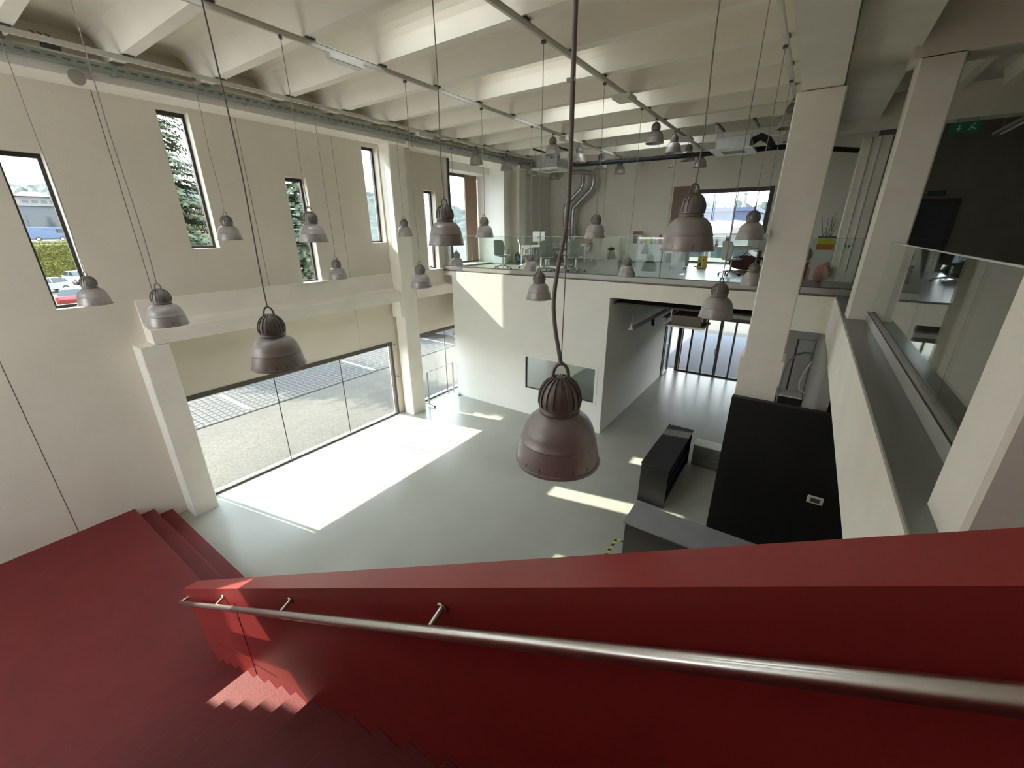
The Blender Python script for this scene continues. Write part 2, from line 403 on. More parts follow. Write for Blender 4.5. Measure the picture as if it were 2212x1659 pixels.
# ---- white room box under the upper floor
wx = thing('wall_white_box', 'smooth white wall of the enclosed room below the upper floor', 'wall', kind='structure')
bx0, bx1, bz0, bz1 = -7.12, -4.52, .94, 2.10
m = MB(); m.box(-10.18, bx0, 11.0, 11.16, 0, 4.645); m.box(bx1, -4.3, 11.0, 11.16, 0, 4.645); m.box(bx0, bx1, 11.0, 11.16, 0, bz0); m.box(bx0, bx1, 11.0, 11.16, bz1, 4.645)
m.build('front_wall', wallw, wx)
B(-4.46, -4.3, 11.16, 17.45, 0, 4.5).build('side_wall', wallw, wx)
MB().box(-10.18, -10.06, 11.16, 18.5, 0, 4.5).build('side_wall', wallw, wx)
m = MB(); m.box(bx0-.03, bx0+.06, 10.985, 11.12, bz0-.03, bz1+.03); m.box(bx1-.06, bx1+.03, 10.985, 11.12, bz0-.03, bz1+.03); m.box(bx0+.06, bx1-.06, 10.985, 11.12, bz1-.03, bz1+.03); m.box(bx0+.06, bx1-.06, 10.985, 11.12, bz0-.03, bz0+.03)
w = thing('window_9', 'wide fixed interior window in the white box wall', 'window', kind='structure')
m.build('window_frame', wallw, w)
MB().box(bx0+.06, bx0+.085, 11.03, 11.07, bz0+.03, bz1-.03).box(bx0+.06, bx1-.06, 11.03, 11.07, bz0+.03, bz0+.05).build('seal', darkfr, w)
B(bx0+.085, bx1-.06, 11.045, 11.055, bz0+.05, bz1-.03).build('pane', glassd, w)
tag(B(-10.0, -4.5, 13.2, 13.3, 0, 4.5).build('wall_inner', wallw), 'inner wall of the enclosed room seen through its window', 'wall', kind='structure')
# ---- right side: main beam, soffit, gallery ceiling, columns
tag(B(-.56, -.06, YN, 15.0, 7.90, 9.0).build('trim_6', conc), 'deep white main beam running over the free column', 'beam', kind='structure')
tag(B(-.05, .66, YN, 12.8, 8.16, 8.32).build('trim_7', conc), 'shaded grey soffit strip beside the main beam', 'beam', kind='structure')
gc = thing('ceiling_gallery', 'dark ribbed ceiling and cross beams above the gallery', 'ceiling', kind='structure')
B(.6, 6.8, 8.2, 8.68, 8.02, 9.0).build('cross_beam', conc, gc)
B(.0, 6.8, 12.8, 13.25, 8.02, 8.62).build('cross_beam', conc, gc)
B(.66, 6.8, YN, 12.8, 8.75, 8.85).build('ceiling_slab', ceilm, gc)
for x in (1.75, 2.45, 3.15, 3.85, 4.55): MB().prism([(x-.07, 8.5), (x+.07, 8.5), (x+.13, 8.75), (x-.13, 8.75)], 'y', 8.68, 12.8).build('rib', ceilm, gc)
column(-.62, -.01, 8.36, 8.95, 0, 7.885, 'big free concrete column rising behind the black wall', [(-.675, .03, 8.33, 9.0, 3.36, 3.80), (-.645, .01, 8.345, 8.98, 0, 3.36)])
column(.68, 1.12, 8.2, 8.65, FL, 8.03, 'concrete column at far end of gallery glass railing')
column(.75, 1.35, 2.2, 2.66, FL, 8.75, 'near concrete column where the gallery meets the red parapet')
tag(B(1.33, 6.8, 2.22, 2.6, FL, 8.75).build('wall_gallery_near', conc), 'rough concrete wall running from the near gallery column', 'wall', kind='structure')
column(.53, 1.08, 13.95, 14.45, FL, 8.02, 'grey pilaster with two conduits beside the white plant cabinet')
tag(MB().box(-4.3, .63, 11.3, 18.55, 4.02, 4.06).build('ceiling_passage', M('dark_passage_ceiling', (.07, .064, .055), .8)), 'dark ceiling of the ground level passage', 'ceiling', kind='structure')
# ---- passage & service room at ground level
tag(B(.63, .80, 8.5, 18.5, 0, 3.85).build('wall_service', M('grey_wall_shade', (.45, .44, .42), .7)), 'side wall of the service corner behind the black wall', 'wall', kind='structure')  # grey made darker, the corner's weak light is in the colour
tag(B(-.30, .63, 13.3, 13.45, 0, 4.0).build('wall_service_end', MATS['grey_wall_shade']), 'grey end wall of the service corner with pipes', 'wall', kind='structure')

# ================================================================== WINDOWS
wlabels = ['high slot window behind the camera, farthest one', 'low slot window behind the camera', 'slot window near the stair foot outside the photo', 'low slot window at left edge with parked cars outside', 'high slot window with conifer outside', 'low slot window behind a pendant lamp with conifer outside', 'high slot window touching the tall concrete column', 'low slot window beside the upper floor railing']
for i, (y0, y1, z0, z1, low) in enumerate(WIN):
    w = thing('window_%d' % (i-1 if i > 1 else i+14), wlabels[i], 'window', kind='structure')
    t = .05; x0, x1 = -10.87, -10.80
    MB().box(x0, x1, y0, y0+t, z0, z1).box(x0, x1, y1-t, y1, z0, z1).box(x0, x1, y0+t, y1-t, z0, z0+t).box(x0, x1, y0+t, y1-t, z1-t*1.4, z1).build('window_frame', darkfr, w)
    B(-10.84, -10.832, y0+t-.01, y1-t+.01, z0+t-.01, z1-t*1.4+.01).build('pane', glassw, w)
    if low and i > 3: B(-10.80, -10.50, y0-.02, y1+.12, z0-.012, z0+.012).build('sill', wallw, w)
def bigwin(name, label, y0, y1, z1, mull, lf=.03, rf=.09):
    w = thing(name, label, 'window', kind='structure')
    x0, x1 = -10.80, -10.69
    MB().box(x0, x1, y0, y0+lf, 0, z1).box(x0, x1, y1-rf, y1, 0, z1).box(x0, x1, y0+lf, y1-rf, z1-.115, z1).box(x0, x1, y0+lf, y1-rf, 0, .05).build('window_frame', bronze, w)
    ys = [y0+lf]+mull+[y1-rf]
    for a, b in zip(ys[:-1], ys[1:]): B(-10.752, -10.742, a+(.006 if a in mull else -.01), b-(.006 if b in mull else -.01), .04, z1-.10).build('pane', glassw, w)
    for a in mull: B(-10.757, -10.737, a-.009, a+.009, .05, z1-.115).build('glazing_bar', darkfr, w)
    return w
bigwin('window_7', 'large three pane window at floor level facing the paving', 2.66, 8.52, 2.57, [4.70, 6.60])
bigwin('window_8', 'tall ground level window between column and white box', 9.28, 12.2, 2.57, [11.03])
# bay window on the upper floor
w = thing('window_10', 'tall bay window at the end of the upper floor railing', 'window', kind='structure')
MB().box(-11.68, -11.6, 11.62, 13.56, 7.90, 8.0).box(-11.68, -11.6, 11.62, 14.3, FL+.05, FL+.12).box(-11.68, -11.6, 11.62, 11.68, FL+.12, 7.9).build('window_frame', darkfr, w)
B(-11.645, -11.635, 11.68, 12.66, FL+.12, 7.9).build('pane', glassw, w); B(-11.645, -11.635, 12.68, 13.56, FL+.12, 7.9).build('pane', glassw, w)
B(-11.66, -11.6, 13.56, 14.28, FL+.12, 8.0).build('brown_panel', brown, w)
# upper back window
w = thing('window_11', 'wide back window on the upper floor looking over roofs', 'window', kind='structure')
MB().box(-4.1, -4.04, 18.68, 18.78, FL+.02, 7.42).box(-1.6, -1.45, 18.58, 18.78, FL+.02, 7.42).box(-4.04, -1.6, 18.68, 18.78, 7.28, 7.42).box(-4.04, -1.6, 18.68, 18.78, FL+.02, FL+.08).build('window_frame', darkfr, w)
xs = [-4.04, -3.42, -2.62, -1.95, -1.6]
for a, b in zip(xs[:-1], xs[1:]): B(a+.008, b-.008, 18.725, 18.735, FL+.08, 7.28).build('pane', glassw, w)
for a in xs[1:-1]: B(a-.012, a+.012, 18.71, 18.75, FL+.08, 7.28).build('glazing_bar', darkfr, w)
# entrance glazing at the end of the passage
w = thing('window_12', 'dark framed glazed entrance at the end of the passage', 'window', kind='structure')
m = MB()
m.box(-4.02, -3.89, 18.72, 18.84, 0, 2.6); m.box(-2.44, -2.32, 18.72, 18.84, 0, 2.6); m.box(-3.89, -2.44, 18.74, 18.82, 2.42, 2.6); m.box(-2.32, .3, 18.74, 18.82, 2.42, 2.6); m.box(-3.89, .3, 18.74, 18.82, 0, .06)
for x in (-3.47, -2.93, -1.84, -1.3, -.75): m.box(x-.035, x+.035, 18.74, 18.82, .06, 2.42)
m.build('window_frame', bronze, w)
xs = [-3.89, -3.505, -2.965, -2.44]; 
for a, b in ((-3.435, -2.965), (-2.895, -2.44), (-2.32, -1.875), (-1.805, -1.335), (-1.265, -.785), (-.715, .3)): B(a, b, 18.775, 18.785, .06, 2.42).build('pane', glassw, w)
B(-2.47, -2.45, 18.66, 18.72, .95, 1.25).build('handle', blackm, w)
d = thing('door_1', 'open glass door leaf turned outwards at the entrance', 'door', kind='structure')
MB().prism([(-3.88, 18.86), (-3.84, 18.86), (-4.20, 19.62), (-4.24, 19.62)], 'z', .04, .12).prism([(-3.88, 18.86), (-3.84, 18.86), (-4.20, 19.62), (-4.24, 19.62)], 'z', 2.32, 2.40).prism([(-4.20, 19.54), (-4.16, 19.54), (-4.20, 19.62), (-4.24, 19.62)], 'z', .12, 2.32).prism([(-3.88, 18.86), (-3.84, 18.86), (-3.87, 18.93), (-3.91, 18.93)], 'z', .12, 2.32).build('door_frame', bronze, d)
MB().prism([(-3.885, 18.93), (-3.875, 18.93), (-4.18, 19.56), (-4.19, 19.56)], 'z', .12, 2.32).build('pane', glassw, d)
MB().tube([(-3.84, 18.97, 1.05), (-4.10, 19.5, 1.05)], .015, 8).build('push_bar', steel, d)
d = thing('door_2', 'narrow frosted side door at the end of the passage wall', 'door', kind='structure')
MB().box(-4.36, -4.26, 17.45, 17.58, 0, 2.3).box(-4.36, -4.26, 18.42, 18.54, 0, 2.3).box(-4.36, -4.26, 17.58, 18.42, 2.2, 2.3).build('door_frame', bronze, d)
MB().box(-4.31, -4.24, 17.6, 17.66, .02, 2.2).box(-4.31, -4.24, 18.34, 18.4, .02, 2.2).box(-4.31, -4.24, 17.66, 18.34, .02, .1).box(-4.31, -4.24, 17.66, 18.34, 2.12, 2.2).build('leaf_frame', M('aluminium_light', (.6, .6, .6), .4, .6), d)
B(-4.28, -4.27, 17.66, 18.34, .1, 2.12).build('pane', glassd, d)
tag(B(-4.46, -4.3, 17.45, 18.55, 2.3, 4.5).build('wall_over_side_door', wallw), 'white wall piece above the narrow side door', 'wall', kind='structure')
d = thing('door_3', 'dark blue door at back of the gallery', 'door', kind='structure')
B(2.35, 3.28, 18.48, 18.55, FL, 6.72).build('door_leaf', door_m, d)
MB().box(2.25, 2.35, 18.46, 18.56, FL, 6.82).box(3.28, 3.38, 18.46, 18.56, FL, 6.82).box(2.35, 3.28, 18.46, 18.56, 6.72, 6.82).build('door_frame', darkfr, d)
B(2.45, 3.18, 18.44, 18.48, FL+.95, FL+1.0).build('push_bar', dgrey, d)

# ================================================================== STAIRS
st = thing('staircase', 'red painted staircase with landing and lower steps', 'stairs', kind='structure')
LZ = .54
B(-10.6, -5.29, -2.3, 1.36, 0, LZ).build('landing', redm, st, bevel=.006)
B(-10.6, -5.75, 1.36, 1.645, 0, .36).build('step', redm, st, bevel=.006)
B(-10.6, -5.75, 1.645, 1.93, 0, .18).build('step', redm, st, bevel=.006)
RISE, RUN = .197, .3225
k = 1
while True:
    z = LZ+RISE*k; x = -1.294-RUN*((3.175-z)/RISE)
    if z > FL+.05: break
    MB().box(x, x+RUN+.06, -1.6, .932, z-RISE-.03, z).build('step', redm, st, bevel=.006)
    k += 1
B(1.15, 1.35, -2.3, .95, 4.4, 4.70).build('step', redm, st)
# sloping parapet
def ztop(x): return 1.47+.611*(x+6.07)
xe = 1.3
m = MB()
def para(y):
    return [(-6.06, y, ztop(-6.06)), (xe, y, ztop(xe)), (xe, y, ztop(xe)-1.9), (-5.3, y, LZ-.02), (-5.72, y, LZ-.02)]
a = para(.93); b = para(1.10)
m.add(a+b, [(0,1,2,3,4), (9,8,7,6,5), (0,5,6,1), (1,6,7,2), (2,7,8,3), (3,8,9,4), (4,9,5,0)])
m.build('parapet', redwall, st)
MB().box(-5.78, -5.3, 1.0, 1.10, 0, LZ).build('parapet_foot', redwall, st)
# sheet joints on the inner face (thin recess strips)
jt = M('red_joint', (.07, .012, .012), .7)
B(-4.02, -4.012, .926, .931, LZ+.5, 2.55).build('sheet_joint', jt, st)
m = MB(); m.add([(-5.3, .928, 1.05), (-3.4, .928, 1.98), (-3.4, .928, 1.988), (-5.3, .928, 1.058)], [(0, 1, 2, 3)]); m.build('sheet_joint', jt, st)
# handrail
hr = thing('handrail', 'round brushed steel handrail fixed to the red parapet', 'handrail', (0, 0, 0))
def rz(x): return 1.44+.6105*(x+5.87)
YR = .83
MB().tube([(-5.88, YR, rz(-5.88)), (-3, YR, rz(-3)), (1.3, YR, rz(1.3))], .026, 20).build('rail', steel, hr, smooth=True)
MB().tube([(-5.88, YR, rz(-5.88)), (-5.89, YR+.05, rz(-5.88)), (-5.89, .93, rz(-5.88))], .022, 12).build('end_return', steel, hr, smooth=True)
for bx in (-4.28, -2.62, -1.02, .62):
    m = MB(); m.cyl((bx, YR, rz(bx)), (bx, .931, rz(bx)+.045), .013, n=12); m.cyl((bx, .922, rz(bx)+.042), (bx, .931, rz(bx)+.045), .028, n=16)
    m.build('bracket', steel, hr, smooth=True)

# ================================================================== RAILINGS
def railing(name, label, axis, c, a0, a1, joints, z0=FL, hh=1.13):
    r = thing(name, label, 'railing')
    def bx(u0, u1, v0, v1, z0, z1): return (u0, u1, v0, v1, z0, z1) if axis == 'x' else (v0, v1, u0, u1, z0, z1)
    m = MB(); m.box(*bx(a0, a1, c-.045, c+.045, z0, z0+.135)); m.build('base_channel', M('channel_grey', (.50, .49, .46), .45, .3), r, bevel=.004)
    MB().box(*bx(a0, a1, c-.052, c-.046, z0+.128, z0+.139)).box(*bx(a0, a1, c+.046, c+.052, z0+.128, z0+.139)).build('gasket', wirem, r)
    js = [a0]+joints+[a1]
    for u, v in zip(js[:-1], js[1:]): MB().box(*bx(u+.006, v-.006, c-.008, c+.008, z0+.135, z0+hh-.012)).build('pane', glassr, r)
    MB().box(*bx(a0, a1, c-.009, c+.009, z0+hh-.012, z0+hh)).build('top_edge', M('glass_edge', (.60, .66, .60), .25), r)
    return r
railing('glass_railing', 'long glass railing along the upper floor edge', 'x', 11.10, -10.55, -.64, [-9.29, -7.6, -5.9, -4.19, -2.45])
railing('glass_railing', 'short glass railing between free column and gallery column', 'x', 11.10, .0, 1.05, [.6])
railing('glass_railing', 'glass railing along the gallery beside the red parapet', 'y', .955, 2.67, 8.19, [3.94, 5.42, 6.9])

# ================================================================== CEILING SERVICES
TX = (-9.29, -6.43, -3.61, -.86); TZ = 8.47
names = ['lighting track nearest the slot windows', 'second lighting track from the slot windows', 'third lighting track from the slot windows', 'lighting track beside the deep main beam']
ends = (16.9, 16.9, 16.9, 16.9)
for x, lab, e in zip(TX, names, ends):
    t = thing('lighting_track', lab, 'track', (x, 0, TZ))
    MB().box(-.022, .022, -2.4, e, -.012, .055).box(-.032, .032, -2.4, e, .045, .055).build('rail', trackm, t)
    for k in range(-3, 11):
        y = RIB0+RS*k
        if y < e: MB().box(-.045, .045, y-.06, y+.06, .055, .081).build('clamp', dgrey, t)
def em_light(x, y, lab, w=.12, l=.58, flip=False):
    o = thing('emergency_light', lab, 'light', (x, y, TZ-.010))
    MB().box(-w/2, w/2, -l/2, l/2, -.075, 0).build('body', trackm, o, bevel=.006)
    MB().box(-w*.38, w*.38, -l*.42, l*.42, -.090, -.0751).build('diffuser', plasw, o)
em_light(TX[1], 4.83, 'long white emergency light on second track, nearest the camera')
em_light(TX[1], 12.05, 'long emergency light on second track above upper floor', .2, .42)
em_light(TX[2], 9.15, 'wide emergency light on the third track', .36, .40)
em_light(TX[0], 9.27, 'small emergency light on the track by the slot windows')
em_light(TX[2], 14.0, 'square emergency light on third track above the upper floor', .42, .42)
# cable tray along the edge beam
ct = thing('cable_tray', 'perforated zinc cable tray along the left edge beam', 'tray', (-9.93, 0, 8.38))
m = MB(); m.box(.012, .018, -2.2, 16.5, 0, .10); m.box(.155, .160, -2.2, 16.5, 0, .10); m.box(.018, .155, -2.2, 16.5, 0, .005)
m.build('channel', traym, ct)
m = MB()
for i in range(0, 110): y = -2.0+i*.16; m.box(.1601, .1615, y, y+.09, .035, .06)
m.build('slots', M('slot_shade', (.13, .15, .14), .6), ct)['kind'] = 'stuff'
for i in range(9): MB().box(.0, .16, -1.1+2.0*i, -1.07+2.0*i, -.03, -.0005).build('bracket', traym, ct)
o = thing('smoke_detector', 'round grey ventilation disc on the left edge beam', 'disc', (-9.93, 2.45, 8.24))
MB().cyl((0, 0, 0), (.05, 0, 0), .105, n=28).build('disc', M('detector_grey', (.42, .40, .36), .7), o, smooth=True)
jb = thing('junction_box', 'grey junction box with cables on the left edge beam', 'box', (-10.06, 2.3, 8.552))
MB().box(-.05, .06, -.10, .10, 0, .12).build('body', dgrey, jb, bevel=.01)
for y in (-.12, -.04, .04): MB().tube([(0, y, .10), (.02, y-.02, .19), (-.1, y-.03, .24)], .012, 6).build('cable', M('cable_rust', (.35, .16, .09), .7), jb)
# conduits on left wall
def conduit(pts, r, lab, mat=plasw, name='conduit'):
    o = MB().tube(pts, r, 8).build(name, mat, None, smooth=True); return tag(o, lab, 'pipe')
conduit([(-10.58, 11.35, 4.9), (-10.58, 11.35, 8.2)], .018, 'thin wall conduit beside the bay window')
conduit([(-10.58, 11.20, 4.9), (-10.58, 11.20, 6.9), (-10.585, 11.22, 8.2)], .012, 'thinner wall conduit left of the bay window')
conduit([(-10.58, 9.55, 8.23), (-9.9, 9.55, 8.23), (-9.9, 9.55, 8.34)], .018, 'bent conduit crossing the edge beam at the tall column')
conduit([(.70, 13.93, FL+.4), (.70, 13.93, 8.0)], .016, 'conduit on grey pilaster, the one over the sockets')
conduit([(.86, 13.93, FL+.25), (.86, 13.93, 8.0)], .016, 'conduit on grey pilaster, the one reaching lower')
so = thing('wall_socket', 'three round black sockets on the grey pilaster', 'socket', (.74, 13.95, FL+.86))
MB().box(-.07, .10, -.012, 0, -.02, .07).box(-.08, .0, -.012, 0, -.10, -.021).build('plate', plasw, so)
for (x, z) in ((-.03, .028), (.06, .028), (-.04, -.06)): MB().cyl((x, -.02, z), (x, -.011, z), .027, n=14).build('outlet', wirem, so)

# black suspended pipe
bp = thing('black_pipe', 'thick black insulated pipe hanging across the upper floor', 'pipe', (0, 13.7, 7.93))
MB().tube([(-6.75, -.45, .0), (-6.0, -.3, 0), (-3.9, 0, .02), (-1.0, .15, .03), (.52, 1.5, -.02)], .06, 14).build('pipe_run', M('black_insulation', (.015, .018, .022), .6), bp, smooth=True)
for x in (-5.5, -4.2, -2.95, -.75): MB().tube([(x, -.1, .06), (x, -.1, .62)], .006, 6).build('hanger', galv, bp)
# AC cassettes
def cassette(loc, lab, s=1.0, cm=None, rod=.62):
    o = thing('ceiling_air_conditioner', lab, 'air conditioner', loc)
    MB().box(-.40*s, .40*s, -.40*s, .40*s, .05, .32).build('casing', cm or galv, o, bevel=.01)
    m = MB()
    a, b = .50*s, .27*s
    m.box(-a, a, -a, -b, 0, .05); m.box(-a, a, b, a, 0, .05); m.box(-a, -b, -b, b, 0, .05); m.box(b, a, -b, b, 0, .05)
    m.build('fascia', plasw, o, bevel=.008)
    m = MB()
    for i in range(9): y = -b+.03+i*(2*b-.06)/8; m.box(-b, b, y-.008, y+.008, .012, .03)
    m.build('grille', M('grille_cream', (.55, .50, .40), .6), o)
    B(-b, b, -b, b, .032, .05).build('grille_back', dgrey, o)
    for (x, y) in ((-.42, -.42), (.42, -.42), (-.42, .42), (.42, .42)): MB().box(x*s-.008, x*s+.008, y*s-.008, y*s+.008, .2, rod).build('drop_rod', galv, o)
    for x in (-.42, .42): MB().box(x*s-.025, x*s+.025, -.55*s, .55*s, rod-.02, rod+.025).build('support_channel', dgrey, o)
    return o
ca = cassette((-7.82, 13.75, 7.88), 'ceiling cassette air conditioner with exposed ducts near the bay window')
for x in (-.14, .14): MB().cyl((x, .05, .32), (x, .05, .66), .11, n=20).build('flue', galv, ca, smooth=True)
cb = cassette((-2.16, 13.45, 7.88), 'ceiling cassette air conditioner beside the black pipe')
MB().tube([(.42, -.05, .22), (.58, -.05, .30), (.75, .05, .22), (.85, .15, .08)], .085, 12).build('flexible_duct', M('duct_foil_black', (.05, .05, .055), .35, .4, bump=.3, bscale=60), cb, smooth=True)
cassette((-2.35, 12.0, 3.5), 'dusty ceiling cassette air conditioner in the ground level passage', .95, M('dusty_brown', (.19, .16, .13), .8), .52)
# galvanised ducts on back wall
for pts, r, lab in (([(-9.35, 17.95, 8.34), (-8.75, 17.95, 8.32), (-8.25, 17.95, 8.22), (-8.16, 17.95, 8.05), (-8.17, 17.95, 7.75), (-8.26, 17.95, 7.58), (-9.0, 17.95, 6.94), (-9.08, 17.95, 6.78), (-9.05, 17.95, FL+.05)], .10, 'outer galvanised duct bending down the back wall'),
                    ([(-8.60, 17.75, 8.20), (-8.56, 17.75, 8.05), (-8.56, 17.75, 7.78), (-8.64, 17.75, 7.62), (-9.28, 17.75, 7.06), (-9.36, 17.75, 6.90), (-9.33, 17.75, FL+.05)], .085, 'inner galvanised duct bending down the back wall')):
    tag(MB().tube(pts, r, 18).build('ventilation_duct', galv, None, smooth=True), lab, 'duct')
# security camera on pipe
scm = thing('security_camera', 'small white security camera under the black pipe', 'camera', (-3.75, 13.69, 7.70))
MB().cyl((0, 0, 0), (-.06, -.16, -.03), .035, n=14).build('body', plasw, scm, smooth=True); MB().cyl((-.06, -.161, -.03), (-.063, -.17, -.031), .026, n=14).build('lens', dgrey, scm); MB().cyl((0, .0, .0), (0, .02, .17), .012, n=8).build('bracket', plasw, scm)
# spotlights on the edge beam
for y, lab in ((9.25, 'white floodlight on the edge beam at the tall column'), (14.9, 'white floodlight on the edge beam over the office chairs')):
    s = thing('floodlight', lab, 'light', (-9.93, y, 8.30)); MB().box(0, .09, -.12, .12, -.10, .04).build('head', plasw, s, bevel=.015); MB().box(.09, .10, -.10, .10, -.08, .03).build('lens', M('lens_glass', (.6, .6, .58), .15), s)

# ---- low linear light rail in the passage
ll = thing('suspended_light_rail', 'white suspended light rail with spotlight along passage wall', 'light', (-3.9, 11.8, 3.2))
MB().prism([(-.09, 0), (.09, 0), (.05, .055), (-.05, .055)], 'y', 0, 4.8).build('rail', plasw, ll)
MB().box(-.035, .035, 0, .12, .055, .12).build('end_cap', plasw, ll)
for y in (.08, 2.2, 4.4): MB().cyl((0, y, .05), (0, y, .82), .005, n=6).build('suspension_wire', galv, ll)
MB().cyl((0, .05, .12), (0, .05, .22), .03, .012, n=10).build('knob', plasw, ll)
MB().cyl((.06, 2.0, -.02), (.12, 1.85, -.17), .05, n=14).build('spotlight', blackm, ll, smooth=True)
l2 = thing('suspended_light_rail', 'second light rail farther down the passage', 'light', (-3.55, 14.0, 3.2))
MB().prism([(-.09, 0), (.09, 0), (.05, .055), (-.05, .055)], 'y', 0, 3.0).build('rail', plasw, l2)
for y in (.1, 2.8): MB().cyl((0, y, .05), (0, y, .82), .005, n=6).build('suspension_wire', galv, l2)

# ================================================================== PENDANT LAMPS
LD = .42
refl = [(.087, .262), (.094, .258), (.118, .248), (.148, .222), (.168, .190), (.178, .160), (.186, .128), (.190, .124), (.191, .118), (.188, .113), (.196, .080), (.203, .045), (.206, .012), (.214, .010), (.216, .003), (.214, -.004), (.205, -.004), (.198, .01), (.186, .09), (.172, .150), (.150, .205), (.12, .235), (.087, .248)]
lampmeshes = {}
def lamp_master():
    o = thing('pendant_lamp', 'x', 'lamp')
    MB().lathe(refl, 48, close=False).build('reflector', lampm, o, smooth=True)
    MB().lathe([(.0, .2495), (.087, .2495), (.090, .257), (.098, .262), (.100, .272), (.093, .279), (.092, .285), (.101, .290), (.101, .297), (.0, .2975)], 40).build('collar', lampd, o, smooth=True)
    MB().lathe([(.098, .297), (.101, .320), (.099, .345), (.090, .378), (.072, .408), (.050, .428), (.026, .440), (.0, .445)], 40).build('housing', lampd, o, smooth=True)
    m = MB()
    for i in range(18):
        t = 2*math.pi*i/18; c, s = math.cos(t), math.sin(t); p = []
        for (r, z) in ((.100, .300), (.104, .322), (.102, .347), (.093, .381), (.075, .411), (.053, .431), (.030, .443)): p.append((r, z))
        v = []
        for (r, z) in p:
            for sgn in (-1, 1): v.append(((r+.0035)*c - sgn*.0022*s, (r+.0035)*s + sgn*.0022*c, z+.001))
            for sgn in (-1, 1): v.append(((r-.012)*c - sgn*.0022*s, (r-.012)*s + sgn*.0022*c, z-.004))
        f = []
        for k in range(len(p)-1):
            a = k*4; b = a+4
            f += [(a, a+1, b+1, b), (a, b, b+2, a+2), (a+1, a+3, b+3, b+1)]
        m.add(v, f)
    m.build('cooling_fins', lampd, o)
    pts = []
    for i in range(13):
        t = math.pi*i/12; pts.append((.034*math.cos(t)*1.1, 0, .445+.062*math.sin(t)))
    pts = [(.047, 0, .425)]+pts+[(-.047, 0, .425)]
    MB().tube(pts, .0085, 8).build('hook', lampd, o, smooth=True)
    m = MB()
    for i in range(16):
        t = 2*math.pi*(i+.3)/16; c, s = math.cos(t), math.sin(t); r = .2035
        m.add([(r*c-.0022*s, r*s+.0022*c, .040), (r*c+.0022*s, r*s-.0022*c, .040), (.2075*c+.0012*s, .2075*s-.0012*c, .014), (.2075*c-.0012*s, .2075*s+.0012*c, .014)], [(0, 1, 2, 3)])
    m.build('rim_slots', wirem, o)
    return o
def cord_pts(h, seed):
    rnd = random.Random(seed); n = 16; a = .018; ph = rnd.random()*6
    top = []
    for i in range(n+1):
        t = i/n; z = .505+(h-.505)*t
        env = math.sin(math.pi*min(1, t*1.0))*(1-t)**1.5*2.2
        top.append((a*env*math.sin(ph+5*t), a*env*math.cos(ph+4*t), z))
    return top
master = lamp_master()
first = True
LOWZ, HIGHZ = 4.90, 5.83
rows = [(1.65, LOWZ), (3.84, HIGHZ), (6.02, LOWZ), (8.17, HIGHZ), (10.22, LOWZ)]
tn = ['the slot window track', 'the second track', 'the third track', 'the main beam track']
rn = ['low lamp closest to the red stair', 'high lamp over the big window half', 'low lamp mid room', 'high lamp before the upper floor', 'low lamp at the upper floor edge']
LAMPLAB = {}
import itertools
def place_lamp(x, y, z, lab, grp, rot):
    global first
    if first: o = master; first = False
    else: o = copy_tree(master)
    o.location = (x, y, z); o['label'] = lab; o['group'] = grp; o.rotation_euler = (0, 0, rot)
    return o
cord_cache = {}
lampobjs = []
specials = {(0, 3): 'largest pendant lamp, hanging in front of the white box window', (0, 2): 'pendant lamp hanging in front of the big window panes', (0, 1): 'pendant lamp before the left end of the ledge beam', (0, 0): 'pendant lamp overlapping the slot window with cars',
            (1, 3): 'large pendant lamp before the upper back window with brown panel', (1, 2): 'pendant lamp beside the low slot window by the tall column', (1, 1): 'pendant lamp before the slot window with sill', (1, 0): 'pendant lamp right of the conifer slot window',
            (2, 3): 'pendant lamp before the passage lintel and entrance', (2, 2): 'pendant lamp before the white box wall, under the chairs', (2, 1): 'pendant lamp before the tall concrete column', (2, 0): 'small pendant lamp above the ledge beam sill',
            (3, 3): 'pendant lamp before the upper window next to the free column', (3, 2): 'pendant lamp before the back wall near the low white cabinet', (3, 1): 'pendant lamp before the white bay return wall', (3, 0): 'small pendant lamp before the tall column face',
            (4, 3): 'pendant lamp half hidden by the free column', (4, 2): 'small pendant lamp before the railing below the white cabinet', (4, 1): 'small pendant lamp before the railing under the swivel chairs', (4, 0): 'small pendant lamp at the bay end of the railing'}
placed = []
for ri, (y, z) in enumerate(rows):
    for ti in range(4):
        # pendant lamps hang on a grid of four tracks and five rows
        yy = y + {(0, 1): .08, (4, 3): -.25, (3, 0): .08, (4, 0): .10}.get((ri, ti), 0)
        o = place_lamp(TX[ti], yy, z, specials[(ri, ti)], 'pendant lamps over the hall', {3: .35, 2: .9, 1: .6, 0: .3}[ti] + ri*.37)
        placed.append((o, ri, ti, TZ-.03-z))
urows = [11.32, 12.98, 14.65, 16.4]
un = ['first', 'second', 'third', 'fourth']
for ri, y in enumerate(urows):
    for ti in range(4):
        yy = y + (.14 if ti == 0 else 0)
        o = place_lamp(TX[ti], yy, 7.94, '%s lamp tight under %s, counted from the railing' % (un[ri], tn[ti]), 'lamps tight under the ceiling above the upper floor', .4+ri*.5+ti)
        placed.append((o, -1, ti, TZ-.012-7.94))
